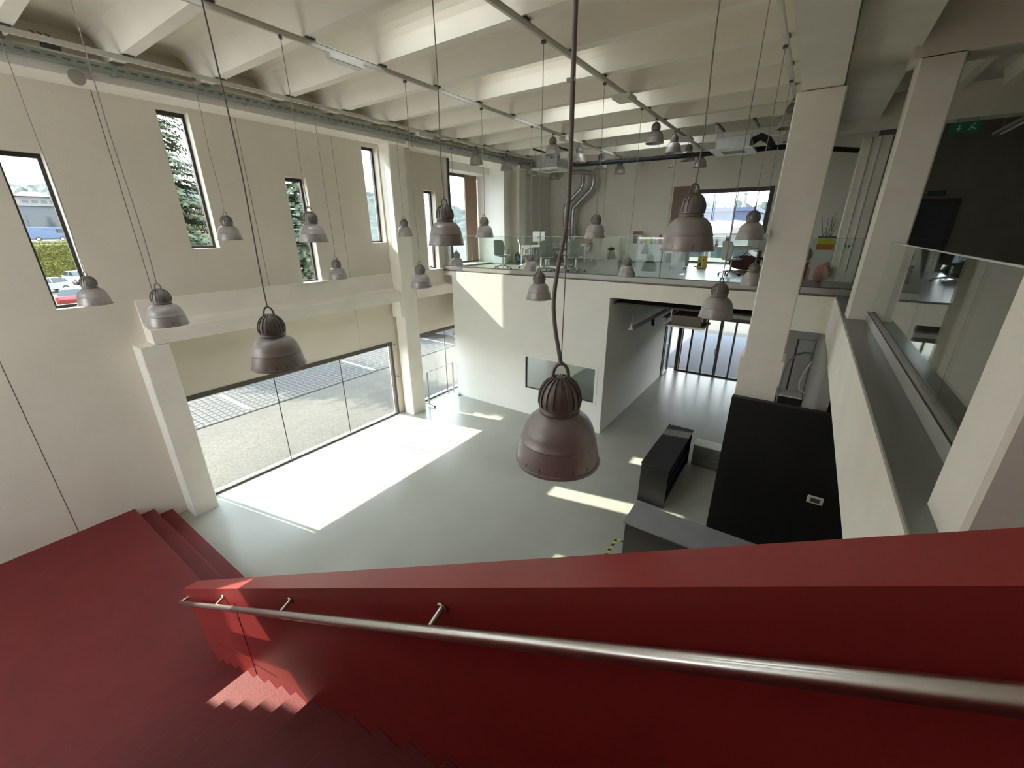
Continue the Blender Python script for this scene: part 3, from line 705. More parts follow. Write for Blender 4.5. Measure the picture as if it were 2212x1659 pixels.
for o, ri, ti, h in placed:
    if ri < 0:
        MB().tube([(0, 0, .50), (0, 0, h)], .006, 6).build('cord', wirem, o)
        MB().box(-.02, .02, -.03, .03, h-.022, h-.001).build('track_adapter', dgrey, o)
        continue
    big = (ri, ti) == (0, 3)
    pts = cord_pts(h, ri*4+ti)
    if big:
        pts = [(0, 0, .50), (-.012, 0, .56), (-.035, 0, .68), (-.045, .0, .80), (-.030, .0, .95), (-.005, 0, 1.1), (.004, 0, 1.3), (0, 0, 1.8), (0, 0, 2.5), (0, 0, h)]
    if big:
        q = [Vector(p) for p in pts]; out = []
        for a_ in range(len(q)-1):
            p0, p1, p2, p3 = q[max(a_-1, 0)], q[a_], q[a_+1], q[min(a_+2, len(q)-1)]
            for u_ in (0, .25, .5, .75): out.append(.5*((2*p1)+(p2-p0)*u_+(2*p0-5*p1+4*p2-p3)*u_**2+(3*p1-p0-3*p2+p3)*u_**3))
        pts = out+[q[-1]]
    MB().tube(pts, .0095 if big else .0055, 10).build('cord', cordm, o, smooth=True)
    if big: MB().tube([(0, 0, .500), (.004, .003, 1.2), (0, 0, h)], .0025, 5).build('suspension_wire', galv, o)
    MB().box(-.02, .02, -.03, .03, h-.02, h+.017).build('track_adapter', dgrey, o)
    if big:
        for zz in (1.62, 2.62): MB().box(-.022, .012, -.008, .008, zz, zz+.012).build('cable_tie', plasw, o)

# ================================================================== RECEPTION
o = tag(B(-.66, 3.0, 8.18, 8.32, 0, 3.06).build('black_partition', blackm), 'tall matt black partition wall behind reception', 'partition', kind='structure')
tp = thing('wall_thermostat', 'white thermostat with dark display on black partition', 'thermostat', (.42, 8.18, 1.50))
tp.location = (.965, 8.18, 1.42)
MB().box(-.12, .12, -.025, 0, -.075, .075).build('case', plasw, tp, bevel=.01); B(-.07, .07, -.029, -.0255, -.045, .04).build('display', dgrey, tp)
rc = thing('reception_counter', 'black reception counter with grey top beside the parapet', 'counter', (-1.83, 6.2, 0))
B(.03, 2.6, .04, .66, 0, .96).build('body', blackg, rc)
B(0, 2.64, 0, .70, .96, 1.0).build('counter_top', greyt, rc, bevel=.004)
tc_ = thing('tall_desk_screen', 'black free-standing tall counter with open shelves inside', 'counter', (-2.2, 8.36, 0))
MB().box(0, .60, 0, .03, 0, 1.0).box(0, .60, 2.3, 2.33, 0, 1.0).box(0, .03, .03, 2.3, 0, 1.0).build('body', blackm, tc_)
B(-.01, .62, -.01, 2.34, 1.0, 1.03).build('counter_top', blackg, tc_, bevel=.003)
for z in (.05, .42, .70): B(.03, .58, .03, 2.3, z, z+.025).build('shelf', blackm, tc_)
for (y, r, h, mt, lab, nm) in ((1.35, .05, .22, galv, 'small metal flask on the tall counter shelf', 'flask'), (1.75, .07, .18, dgrey, 'dark telephone base on the tall counter shelf', 'telephone')):
    tt = thing(nm, lab, nm, (-2.2+.47, 8.36+y, .726)); MB().cyl((0, 0, 0), (0, 0, h), r, r*.8, 14).build('body', mt, tt, smooth=True); MB().cyl((0, 0, h), (0, 0, h+.03), r*.5, n=12).build('cap', dgrey, tt)
mg = thing('glass_ball', 'small shiny glass ornament on far end of tall counter', 'ornament', (-2.12, 10.62, 1.03)); MB().ball((0, 0, .028), .028).build('ball', chromem, mg, smooth=True); MB().cyl((0, 0, 0), (0, 0, .006), .02, n=12).build('foot', steel, mg)
cr = thing('low_drawer_unit', 'low pale drawer unit standing between tall counter and partition', 'cabinet', (-1.52, 10.72, 0))
MB().box(0, 1.1, 0, .40, 0, .60).build('body', M('grey_laminate', (.20, .20, .20), .5), cr)
B(-.01, 1.11, -.01, .41, .60, .625).build('unit_top', whitel, cr)
for z in (.08, .34):
    d = B(.01, 1.09, -.018, -.0005, z, z+.25).build('drawer', M('grey_laminate_front', (.24, .24, .24), .5), cr); MB().box(.50, .62, -.03, -.018, z+.19, z+.20).build('handle', steel, d)
# hazard tape
ht = thing('hazard_tape', 'black and yellow hazard tape on floor beside the counter', 'tape', (0, 0, 0))
for i in range(10):
    y = 6.0+i*.08
    MB().prism([(-2.14, y), (-2.09, y+.03), (-2.09, y+.11), (-2.14, y+.08)], 'z', 0, .003).build('stripe', hazy if i % 2 == 0 else wirem, ht)
for i in range(4):
    x = -2.10+i*.07
    MB().prism([(x, 6.80), (x+.07, 6.80), (x+.09, 6.85), (x+.02, 6.85)], 'z', 0, .003).build('stripe', wirem if i % 2 else hazy, ht)
# mobile frame in front of the window
mf = thing('mobile_frame_stand', 'empty steel frame stand on castors at the tall window', 'stand', (-10.3, 9.58, 0))
for y in (0, 1.34):
    MB().box(-.02, .02, y-.03, y+.03, .08, 1.30 if y == 0 else 1.34).build('post', galv, mf)
    MB().box(-.30, .30, y-.02, y+.02, .05, .085).build('foot', galv, mf)
    for x in (-.27, .27): MB().cyl((x, y-.015, .026), (x, y+.015, .026), .026, n=12).build('castor', rubber, mf, smooth=True)
MB().cyl((0, 0, 1.28), (0, 1.34, 1.28), .012, n=10).build('top_bar', galv, mf); MB().cyl((0, 0, .16), (0, 1.34, .16), .012, n=10).build('bottom_bar', galv, mf)
# window restraint brackets on pier
for z, lab in ((2.45, 'small steel wall bracket at top of window pier'), (1.35, 'small steel wall bracket halfway down the window pier')):
    o = thing('wall_bracket', lab, 'bracket', (-10.70, 8.60, z)); B(0, .10, -.015, .015, -.01, .01).build('arm', galv, o); B(0, .012, -.03, .03, -.03, .03).build('plate', galv, o)
# ---- service corner: cable tray arc, pipe, hose, dark cabinet
ta = thing('cable_ladder', 'curved perforated cable ladder in the service corner', 'tray', (0, 0, 0))
arc = [(.60, 12.4, 3.05), (.42, 12.4, 3.06), (.26, 12.4, 2.98), (.14, 12.4, 2.80), (.08, 12.4, 2.55), (.06, 12.4, 2.2), (.06, 12.4, 1.2)]
for dy in (-.06, .06):
    m = MB(); m.tube([(x, y+dy, z) for x, y, z in arc], .018, 6); m.build('side_rail', traym, ta)
for i in range(len(arc)-1):
    for t in (0, .33, .66):
        p = Vector(arc[i]).lerp(Vector(arc[i+1]), t); MB().cyl((p.x, p.y-.06, p.z), (p.x, p.y+.06, p.z), .01, n=6).build('rung', traym, ta)
conduit([(-.02, 13.0, 4.5), (-.02, 13.0, 3.62), (.03, 13.0, 3.55), (.62, 13.0, 3.55)], .045, 'black drain pipe under the passage ceiling', M('black_pipe_paint', (.03, .03, .035), .4), 'drain_pipe')
conduit([(.60, 12.1, 2.95), (.50, 12.1, 2.7), (.44, 12.1, 2.35), (.47, 12.1, 2.18), (.60, 12.1, 2.1)], .016, 'white looped hose below the curved cable ladder', hosew, 'hose')
o = thing('service_cabinet', 'black low cabinet at foot of the service corner wall', 'cabinet', (-.05, 12.7, 0)); B(0, .65, 0, .5, 0, 1.72).build('body', blackm, o); B(-.01, .66, -.01, .5, 1.72, 1.76).build('cabinet_top', whitel, o)
o = thing('service_door', 'pale door panel with dark edge in the service corner', 'door', (.25, 13.25, 0)); B(0, .36, 0, .05, 0, 3.2).build('door_leaf', M('pale_grey_door', (.45, .44, .41), .6), o); B(-.04, 0, -.01, .05, 0, 3.2).build('door_frame', darkfr, o)

# ================================================================== UPPER FLOOR FURNITURE
def office_chair(name, label, loc, rz, mat, matb, group='swivel chairs by the railing', s=1.0):
    o = thing(name, label, 'chair', loc, rz, group)
    n = 9; m = MB(); w = .235
    # seat
    m = MB(); pts = []
    for i in range(24):
        t = 2*math.pi*i/24; c, q = math.cos(t), math.sin(t)
        pts.append((math.copysign(abs(c)**.5, c)*.235, math.copysign(abs(q)**.5, q)*.225))
    m.prism(pts, 'z', .445, .485); m.build('seat', mat, o, bevel=.012)
    # backrest: a curved shell
    prof = [(-.15, .47), (-.215, .49), (-.245, .55), (-.235, .65), (-.225, .75), (-.25, .86), (-.285, .96), (-.30, .985)]
    v = []; f = []; cols_ = 7
    for (yy, zz), wd in zip(prof, (.15, .18, .20, .21, .215, .21, .19, .12)):
        for side in (0, 1):
            for j in range(cols_):
                u = -1+2*j/(cols_-1); v.append((u*wd, yy+.035*(u*u)*(1 if zz > .5 else .2)-side*.028, zz-side*.004))
    R_ = 2*cols_
    for k in range(len(prof)-1):
        for j in range(cols_-1):
            a = k*R_+j; f.append((a, a+1, a+R_+1, a+R_)); a += cols_; f.append((a+1, a, a+R_, a+R_+1))
        a = k*R_; f.append((a, a+R_, a+R_+cols_, a+cols_)); a = k*R_+cols_-1; f.append((a, a+cols_, a+R_+cols_, a+R_))
    a = (len(prof)-1)*R_
    for j in range(cols_-1): f.append((a+j, a+j+1, a+cols_+j+1, a+cols_+j)); f.append((j, cols_+j, cols_+j+1, j+1))
    MB().add(v, f).build('backrest', matb, o, smooth=True)
    for sx in (-1, 1):
        m = MB(); m.tube([(sx*.22, -.10, .46), (sx*.285, -.08, .50), (sx*.29, -.06, .66), (sx*.285, .12, .68)], .016, 8); m.build('armrest', matb, o, smooth=True)
    MB().cyl((0, 0, .12), (0, 0, .45), .028, n=14).build('gas_column', chromem, o, smooth=True)
    MB().box(-.09, .09, -.10, .10, .41, .446).build('mechanism', dgrey, o)
    for i in range(5):
        t = 2*math.pi*i/5+.3; c, q = math.cos(t), math.sin(t)
        MB().cyl((.02*c, .02*q, .14), (.30*c, .30*q, .075), .026, .016, 8).build('leg', chairw, o, smooth=True)
        MB().cyl((.30*c-.015*q, .30*q+.015*c, .031), (.30*c+.015*q, .30*q-.015*c, .031), .031, n=12).build('castor', rubber, o, smooth=True)
    return o
office_chair('office_chair', 'green-grey swivel chair alone near the bay window', (-8.9, 12.3, FL), math.radians(2), chairw, chairg)
office_chair('office_chair', 'white swivel chair seen from its side at the table end', (-8.42, 13.1, FL), math.radians(-60), chairw, chairw)
office_chair('office_chair', 'green-grey swivel chair turned with its back to the railing, in front of table', (-7.15, 12.35, FL), math.radians(28), chairw, chairg)
office_chair('office_chair', 'pale swivel chair behind the dark legged table', (-7.35, 14.05, FL), math.radians(-150), chairw, chairw)
office_chair('office_chair', 'pale grey swivel chair right of the dark legged table', (-6.25, 12.75, FL), math.radians(4), chairw, chairg)
office_chair('office_chair', 'light swivel chair at the desk before the back window', (-1.85, 14.2, FL), math.radians(-40), chairw, chairw, 'swivel chairs at the window desk')
oc = office_chair('office_chair', 'black jacket draped swivel chair beside the free column', (-1.15, 15.2, FL), math.radians(60), blackf, blackf, 'swivel chairs at the window desk')
def table(name, label, loc, w, d, h, topm, legm, rz=0, lr=.02, th=.03):
    t = thing(name, label, 'table', loc, rz)
    B(-w/2, w/2, -d/2, d/2, h-th, h).build('table_top', topm, t, bevel=.004)
    for sx in (-1, 1):
        for sy in (-1, 1): MB().box(sx*(w/2-.05)-lr, sx*(w/2-.05)+lr, sy*(d/2-.05)-lr, sy*(d/2-.05)+lr, 0, h-th).build('leg', legm, t)
    MB().box(-w/2+.05, w/2-.05, -d/2+.04, -d/2+.06, h-th-.06, h-th).box(-w/2+.05, w/2-.05, d/2-.06, d/2-.04, h-th-.06, h-th).build('apron', legm, t)
    return t
table('meeting_table', 'grey meeting table with dark legs between the swivel chairs', (-7.3, 13.2, FL), 1.35, .75, .74, greyt, dgrey)
table('long_white_desk', 'long white desk near the ducts on back wall', (-8.75, 17.15, FL), 1.9, .8, .74, whitel, plasw)
table('long_white_desk', 'white desk under the monitor with the blank screen', (-8.9, 14.5, FL), 1.0, .7, .74, whitel, plasw)
mo = thing('computer_monitor', 'white computer monitor seen from behind on desk', 'monitor', (-8.75, 14.5, FL+.74))
MB().box(-.27, .27, -.02, .02, .14, .50).build('screen', screenm, mo, bevel=.008); MB().box(-.03, .03, .0, .04, .01, .2).build('stand', plasw, mo); MB().box(-.1, .1, -.08, .08, 0, .012).build('foot', plasw, mo); MB().box(-.05, .05, -.027, -.0205, .27, .31).build('logo_plate', greyt, mo)
du = thing('drawer_pedestal', 'white drawer pedestal with wooden top by the pilaster', 'cabinet', (-9.88, 15.6, FL)); MB().box(-.28, .28, -.25, .25, 0, .60).build('body', whitel, du, bevel=.004); B(-.29, .29, -.26, .26, .60, .63).build('wood_top', wood, du)
for z in (.02, .22, .41): B(-.26, .26, -.262, -.25, z, z+.17).build('drawer', whitel, du)
bo = thing('water_bottle', 'clear water bottle on the white drawer pedestal', 'bottle', (-9.8, 15.6, FL+.63)); MB().lathe([(.0, 0), (.035, 0), (.036, .15), (.03, .19), (.013, .22), (.013, .24), (0, .24)], 16).build('body', M('bottle_plastic', (.35, .42, .40), .1), bo, smooth=True); MB().cyl((0, 0, .24), (0, 0, .26), .016, n=12).build('cap', plasw, bo)
bk = thing('backpack', 'black and blue backpack on the floor by white pedestal', 'bag', (-10.0, 14.95, FL)); MB().ball((0, 0, .22), .17, .15, .22, 16, 10).build('body', blackf, bk, smooth=True); MB().ball((.02, -.10, .18), .11, .07, .14, 12, 8).build('pocket', M('blue_fabric', (.02, .10, .22), .6), bk, smooth=True); MB().tube([(-.04, 0, .42), (0, 0, .47), (.04, 0, .42)], .01, 6).build('handle', blackf, bk)
cd = thing('desk_lamp', 'white angled desk lamp on the long desk', 'lamp', (-8.62, 17.2, FL+.74)); MB().cyl((0, 0, 0), (0, 0, .02), .09, n=18).build('base', plasw, cd); MB().tube([(0, 0, .02), (.05, 0, .32), (-.12, 0, .62)], .012, 8).build('arm', plasw, cd); MB().tube([(-.12, 0, .62), (-.45, 0, .66)], .022, 8).build('head', plasw, cd)
pb = thing('cardboard_tray', 'brown cardboard tray on long white desk', 'box', (-8.05, 17.15, FL+.74)); MB().box(-.28, .28, -.2, .2, 0, .16).build('body', M('cardboard', (.36, .25, .15), .8), pb); MB().box(-.29, .29, -.21, .21, .16, .18).build('lid', M('cardboard', (.36, .25, .15), .8), pb)
# bench with black bag
bn = thing('low_bench', 'low white bench against the back wall', 'bench', (-6.95, 18.1, FL)); B(-.42, .42, -.18, .18, .40, .44).build('seat', whitel, bn)
for x in (-.38, .38): 
    for y in (-.14, .14): MB().box(x-.018, x+.018, y-.018, y+.018, 0, .40).build('leg', plasw, bn)
bb = thing('small_bag', 'small black bag lying on the low bench', 'bag', (-7.2, 18.1, FL+.44)); MB().ball((0, 0, .06), .18, .13, .06, 14, 8).build('body', blackf, bb, smooth=True); MB().tube([(-.1, 0, .08), (0, .02, .14), (.1, 0, .08)], .008, 6).build('handle', blackf, bb)
# white sideboard with items
sb = thing('white_sideboard', 'low white sideboard against the back wall', 'cabinet', (-6.5, 17.95, FL))
MB().box(0, 1.45, 0, .48, .06, .70).build('body', whitel, sb); B(-.01, 1.46, -.02, .49, .70, .73).build('cabinet_top', whitel, sb); B(.02, 1.43, .03, .46, 0, .06).build('plinth', greyt, sb)
for i in range(3): d = B(.01+.48*i, .48+.48*i, -.018, 0, .08, .68).build('door', whitel, sb); B(.03+.48*i, .05+.48*i, -.03, -.018, .5, .58).build('handle', steel, d)
zt = FL+.73
def item(name, lab, cat, x, parts, y=18.1):
    o = thing(name, lab, cat, (x, y, zt))
    for (nm, bx, mt) in parts: B(*bx).build(nm, mt, o)
    return o
item('picture_board', 'brown wooden board leaning behind the sideboard items', 'board', -6.15, [('board', (-.2, .2, .0, .03, 0, .50), whitel), ('header', (-.21, .21, -.005, .0, .36, .50), wood), ('print', (-.18, .0, -.006, .0, .02, .33), dgrey)], 18.3)
item('red_box', 'small red box on the white sideboard', 'box', -5.88, [('body', (-.06, .06, -.05, .05, 0, .10), redp), ('lid', (-.063, .063, -.053, .053, .10, .12), redp)])
item('white_binder', 'white binder standing on the sideboard', 'binder', -5.75, [('cover', (-.05, .05, -.1, .1, 0, .19), plasw), ('spine_label', (-.03, .03, -.102, -.1, .05, .15), greyt)])
item('lime_box', 'lime green box file standing on the sideboard', 'box', -5.57, [('body', (-.10, .10, -.1, .1, 0, .26), limep), ('lid', (-.104, .104, -.104, .104, .26, .29), limep)])
bt = thing('glass_bottle', 'slim clear bottle on the sideboard between box and red canister', 'bottle', (-5.30, 18.1, zt)); MB().lathe([(0, 0), (.022, 0), (.022, .14), (.009, .19), (.009, .25), (0, .25)], 14).build('body', M('bottle_plastic', (.35, .42, .40), .1), bt, smooth=True); MB().cyl((0, 0, .25), (0, 0, .265), .011, n=10).build('cap', dgrey, bt)
fx = thing('red_canister', 'tall red canister at the end of the sideboard', 'canister', (-5.13, 18.1, zt)); MB().cyl((0, 0, 0), (0, 0, .34), .06, n=18).build('body', redp, fx, smooth=True); MB().cyl((0, 0, .34), (0, 0, .37), .05, .03, 18).build('cap', redp, fx); MB().cyl((0, 0, .20), (0, 0, .22), .0605, n=18).build('band', dgrey, fx)
# side chairs & heater
sc_ = thing('wire_side_chair', 'white wire side chair beside the sideboard', 'chair', (-4.55, 17.6, FL))
for x in (-.2, .2):
    for y in (-.2, .2): MB().cyl((x*1.1, y*1.1, 0), (x*.85, y*.85, .44), .01, n=6).build('leg', plasw, sc_)
B(-.22, .22, -.22, .22, .43, .45).build('seat', plasw, sc_, bevel=.008)
MB().prism([(.18, .45), (.20, .45), (.29, .82), (.27, .82)], 'x', -.2, .2).build('backrest', plasw, sc_)
he = thing('oil_radiator', 'white finned oil radiator on wheels on the upper floor', 'heater', (-3.7, 15.55, FL))
for i in range(9): MB().box(-.24+.055*i, -.205+.055*i, -.07, .07, .12, .62).build('fin', plasw, he, bevel=.01)
MB().box(.26, .33, -.08, .08, .12, .60).build('control_box', M('grey_plastic', (.35, .35, .34), .5), he)
for x in (-.2, .25):
    MB().box(x-.03, x+.03, -.14, .14, .05, .08).build('foot', dgrey, he)
    for y in (-.13, .13): MB().cyl((x-.02, y, .028), (x+.02, y, .028), .028, n=10).build('castor', rubber, he)
ws = thing('warning_sign', 'yellow folding floor warning sign with black symbol', 'sign', (-3.1, 16.55, FL))
MB().prism([(-.12, 0), (-.10, 0), (.01, .40), (-.01, .40)], 'x', -.15, .15).build('front_leaf', yellowp, ws); MB().prism([(.12, 0), (.10, 0), (-.01, .40), (.01, .40)], 'x', -.15, .15).build('back_leaf', yellowp, ws)
m = MB(); m.add([(-.10, -.113, .06), (-.02, -.113, .06), (.06, -.045, .30), (-.02, -.045, .30)], [(0, 1, 2, 3)]); m.build('symbol', wirem, ws)
ls = thing('pole_stand', 'thin dark pole on round foot by the window desk', 'stand', (-3.3, 16.9, FL)); MB().cyl((0, 0, 0), (0, 0, .025), .14, n=20).build('base', dgrey, ls); MB().cyl((0, 0, .02), (0, 0, .9), .012, n=8).build('pole', dgrey, ls)
wd = table('window_desk', 'white desk covered with papers before the back window', (-2.0, 16.6, FL), 2.2, .85, .74, whitel, plasw)
pc = thing('paper_pile', 'pile of brown papers on the window desk', 'papers', (-1.9, 16.45, FL+.74))
for i in range(4): MB().box(-.32+.03*i, .30-.04*i, -.2+.02*i, .2-.02*i, .012*i, .012*i+.011).build('sheet', wood if i % 2 == 0 else plasw, pc)
for i, (x, mt, lab) in enumerate(((-2.45, plasw, 'white ring binder standing on the window desk'), (-2.37, plasw, 'striped ring binder leaning beside the white one on window desk'))):
    o = thing('ring_binder', lab, 'binder', (x, 16.75, FL+.74)); MB().box(-.03, .03, -.13, .13, 0, .33).build('cover', mt, o); B(-.02, .02, -.132, -.13, .06, .28).build('spine_label', dgrey, o)
ob = thing('potted_succulent', 'small dark potted plant on the window desk', 'plant', (-2.75, 16.7, FL+.74)); MB().cyl((0, 0, 0), (0, 0, .09), .05, .06, 14).build('pot', dgrey, ob, smooth=True)
for i in range(7): t = i*.9; MB().cyl((0, 0, .09), (.08*math.cos(t), .08*math.sin(t), .2+.05*(i % 3)), .012, .003, 6).build('leaf', plantg, ob)
tray = thing('paper_trays', 'stack of dark letter trays on window desk', 'tray', (-2.85, 16.35, FL+.74))
for i in range(3): MB().box(-.16, .16, -.12, .12, .07*i, .07*i+.012).build('tray_shelf', dgrey, tray)
for x in (-.15, .15): MB().box(x-.006, x+.006, -.11, .11, 0, .152).build('side', dgrey, tray)
bl = thing('desk_screen', 'pale translucent desk screen on the window desk', 'screen', (-1.45, 16.9, FL+.74)); MB().box(-.35, .35, -.012, .012, .03, .42).build('panel', M('screen_green', (.55, .60, .56), .4), bl); MB().box(-.3, .3, -.04, .04, 0, .03).build('foot', plasw, bl)
bgb = thing('black_duffel', 'big black bag under the window desk', 'bag', (-1.7, 16.3, FL)); MB().ball((0, 0, .24), .52, .25, .24, 18, 10).build('body', blackf, bgb, smooth=True); MB().tube([(-.2, 0, .44), (0, .03, .56), (.2, 0, .44)], .014, 6).build('handle', blackf, bgb)
umb = thing('folded_parasol', 'folded black umbrella leaning beside the window desk', 'umbrella', (-.82, 16.2, FL)); MB().cyl((0, 0, .02), (.10, .08, .85), .03, .085, 12).build('canopy', blackf, umb, smooth=True); MB().cyl((.10, .08, .85), (.125, .10, 1.05), .01, n=8).build('handle', dgrey, umb)
# right end: plant cabinet
pcx = thing('plant_cabinet', 'white narrow cabinet carrying the yellow planter', 'cabinet', (.12, 14.0, FL)); MB().box(0, .40, 0, .45, 0, .76).build('body', whitel, pcx, bevel=.004); B(.01, .39, -.015, 0, .02, .74).build('door', whitel, pcx); B(-.01, .41, -.01, .46, .76, .785).build('cabinet_top', whitel, pcx)
pl = thing('planter_box', 'yellow and orange planter box with dark green plant', 'planter', (.12, 14.0, FL+.785))
MB().box(0, .38, .02, .38, .14, .30).build('upper_band', limep, pl); MB().box(0, .38, .02, .38, 0, .14).build('lower_band', orangep, pl); B(-.005, .385, .015, .385, .30, .33).build('rim', dgrey, pl)
rnd = random.Random(3)
for i in range(9):
    t = rnd.uniform(-.5, .7); h = rnd.uniform(.3, .62)
    sx, sy = rnd.uniform(.08, .30), rnd.uniform(.1, .3)
    tip = (sx+.25*t, sy+rnd.uniform(-.2, .1), .33+h)
    stx = MB().cyl((sx, sy, .30), tip, .008, .004, 6).build('stem', plantg, pl)
    m = MB()
    for j in range(5):
        p = Vector((sx, sy, .33)).lerp(Vector(tip), .3+.16*j)
        for sgn in (-1, 1):
            d = Vector((sgn*.06, rnd.uniform(-.03, .03), .035)); e = Vector((0, .018, 0))
            m.add([p, p+d*.5+e, p+d, p+d*.5-e], [(0, 1, 2, 3)])
    m.build('leaf_cluster', plantg, stx)
rb = thing('red_crate', 'dark red crate left of the plant cabinet', 'crate', (-.28, 14.2, FL)); MB().box(0, .33, 0, .4, 0, .40).build('body', M('dark_red', (.22, .03, .03), .6), rb); MB().box(-.01, .34, -.01, .41, .40, .44).build('rim', M('dark_red', (.22, .03, .03), .6), rb)
gb = thing('grey_case', 'grey round case on a shelf behind the planter', 'case', (-.12, 14.35, FL+.785)); gb.location = (-.02, 14.25, FL+.44); MB().ball((-.06, 0, .2), .17, .12, .2, 16, 10).build('body', M('case_grey', (.16, .18, .18), .6), gb, smooth=True); MB().tube([(-.14, 0, .38), (-.06, 0, .44), (.02, 0, .38)], .01, 6).build('handle', dgrey, gb)
pk = thing('pink_bag', 'crumpled pink patterned bag in front of the plant cabinet', 'bag', (.36, 13.82, FL))
v = MB().ball((0, 0, .22), .19, .11, .24, 18, 12)
v.v = [(x+.05*z+.025*math.sin(9*z+3*x), y+.02*math.sin(14*x+8*z), max(0, z+.02*math.sin(17*x))) for x, y, z in v.v]
v.build('body', pinkf, pk, smooth=True); MB().tube([(.02, 0, .42), (.08, -.02, .50), (.14, 0, .44)], .012, 6).build('handle', pinkf, pk)
# gallery: exit sign, floor mats, fluorescent trays
es = thing('exit_sign', 'green emergency exit sign with white arrow and running figure', 'sign', (2.05, 12.84, 7.78))
for x in (-.15, .15): MB().cyl((x, -.02, .17), (x, -.02, .245), .006, n=6).build('hanger', galv, es)
MB().box(-.22, .22, -.04, 0, -.02, .17).build('panel', exitg, es)
m = MB()
m.add([(-.10, -.042, .13), (-.08, -.042, .13), (-.08, -.042, .06), (-.10, -.042, .06)], [(0, 1, 2, 3)])
m.add([(-.13, -.042, .07), (-.05, -.042, .07), (-.09, -.042, .02)], [(0, 1, 2)])
m.build('arrow', plasw, es)
m = MB()
m.add([(.05, -.042, .02), (.07, -.042, .02), (.11, -.042, .10), (.09, -.042, .11)], [(0, 1, 2, 3)])
m.add([(.09, -.042, .06), (.16, -.042, .02), (.165, -.042, .035), (.10, -.042, .075)], [(0, 1, 2, 3)])
m.add([(.105, -.042, .115), (.13, -.042, .115), (.13, -.042, .14), (.105, -.042, .14)], [(0, 1, 2, 3)])
m.add([(.06, -.042, .10), (.15, -.042, .09), (.15, -.042, .10), (.06, -.042, .11)], [(0, 1, 2, 3)])
m.build('running_figure', plasw, es)
dsn = thing('door_sign', 'unlit sign above the dark blue gallery door', 'sign', (2.82, 18.53, 6.98)); B(-.2, .2, -.03, 0, -.07, .07).build('panel', M('dim_green', (.03, .05, .04), .5), dsn); B(-.16, .16, -.032, -.03, -.04, .04).build('print', M('dim_print', (.06, .09, .07), .5), dsn)
ft = thing('fluorescent_trunking', 'grey fluorescent trunking under the gallery ceiling', 'light', (2.75, 9.0, 7.82)); MB().box(-.06, .06, 0, 5.0, 0, .06).build('trunking', galv, ft); MB().cyl((0, .2, -.03), (0, 4.6, -.03), .02, n=10).build('tube', plasw, ft)
for y in (.4, 2.5, 4.7): MB().cyl((0, y, .06), (0, y, .92), .006, n=6).build('hanger', galv, ft)

# ================================================================== OUTSIDE
tag(B(-420, -15.15, -260, 420, -.32, -.03).build('ground', asph), 'grey asphalt car park beyond the building', 'ground', kind='structure')
tag(B(-15.15, -10.96, -40, 60, -.32, -.03).build('path', apron), 'pale aggregate paving along the building', 'paving', kind='structure')
tag(B(-10.96, 60, 18.91, 27.2, -.32, -.03).build('pavement', M('blue_paving', (.09, .10, .13), .75, var=.1, scale=3, bump=.3, bscale=14)), 'blue grey block paving in front of the entrance', 'paving', kind='structure')
tag(B(-10.96, 160, 27.2, 420, -.32, -.03).build('ground_far', M('pale_yard', (.085, .078, .062), .9, var=.06, scale=.5)), 'pale sandy yard beyond the block paving', 'ground', kind='structure')
cn = thing('canopy', 'wide flat canopy roof outside above the entrance', 'canopy', kind='structure')
B(-10.5, 5.0, 18.95, 27.0, 4.1, 4.4).build('canopy_slab', conc, cn); B(-10.5, 5.0, 18.95, 27.0, 4.4, 4.42).build('canopy_top', M('pale_gravel', (.065, .058, .042), .9, var=.1, scale=3, bump=.2, bscale=40), cn)
for x in (-10.2, 4.6): B(x-.15, x+.15, 26.5, 26.8, -.03, 4.1).build('post', conc, cn)
# paver strip
tag(B(-18.35, -15.16, -3, 27, -.029, -.012).build('paver_bed', joint), 'dark joint bed under the paver strip', 'paving', kind='structure')
m = MB(); nx = 11; px0 = -15.18; sx_ = .285; sy_ = .205
for i in range(nx):
    for j in range(130):
        y = -1.5+j*sy_ + (0.0); x = px0-i*sx_
        zt_ = .004+.003*random.random()
        m.add([(x-sx_+.022, y+.014, -.012), (x, y+.014, -.012), (x, y+sy_-.014, -.012), (x-sx_+.022, y+sy_-.014, -.012), (x-sx_+.03, y+.022, zt_), (x-.008, y+.022, zt_), (x-.008, y+sy_-.022, zt_), (x-sx_+.03, y+sy_-.022, zt_)], [(4, 5, 6, 7), (0, 1, 5, 4), (1, 2, 6, 5), (2, 3, 7, 6), (3, 0, 4, 7)])
tag(m.build('paver_strip', pavem), 'grid of small grey concrete pavers marking parking bays', 'pavers', kind='stuff')
for y, lab in ((5.72, 'white bay line outside the big window, under the nearer pane'), (11.07, 'white bay line outside, at far end of big window'), (16.4, 'white bay line outside the tall ground level window')):
    o = thing('parking_line', lab, 'line', (-16.55, y, .008)); MB().box(-1.25, 1.2, -.07, .07, 0, .004).build('stripe', linem, o)

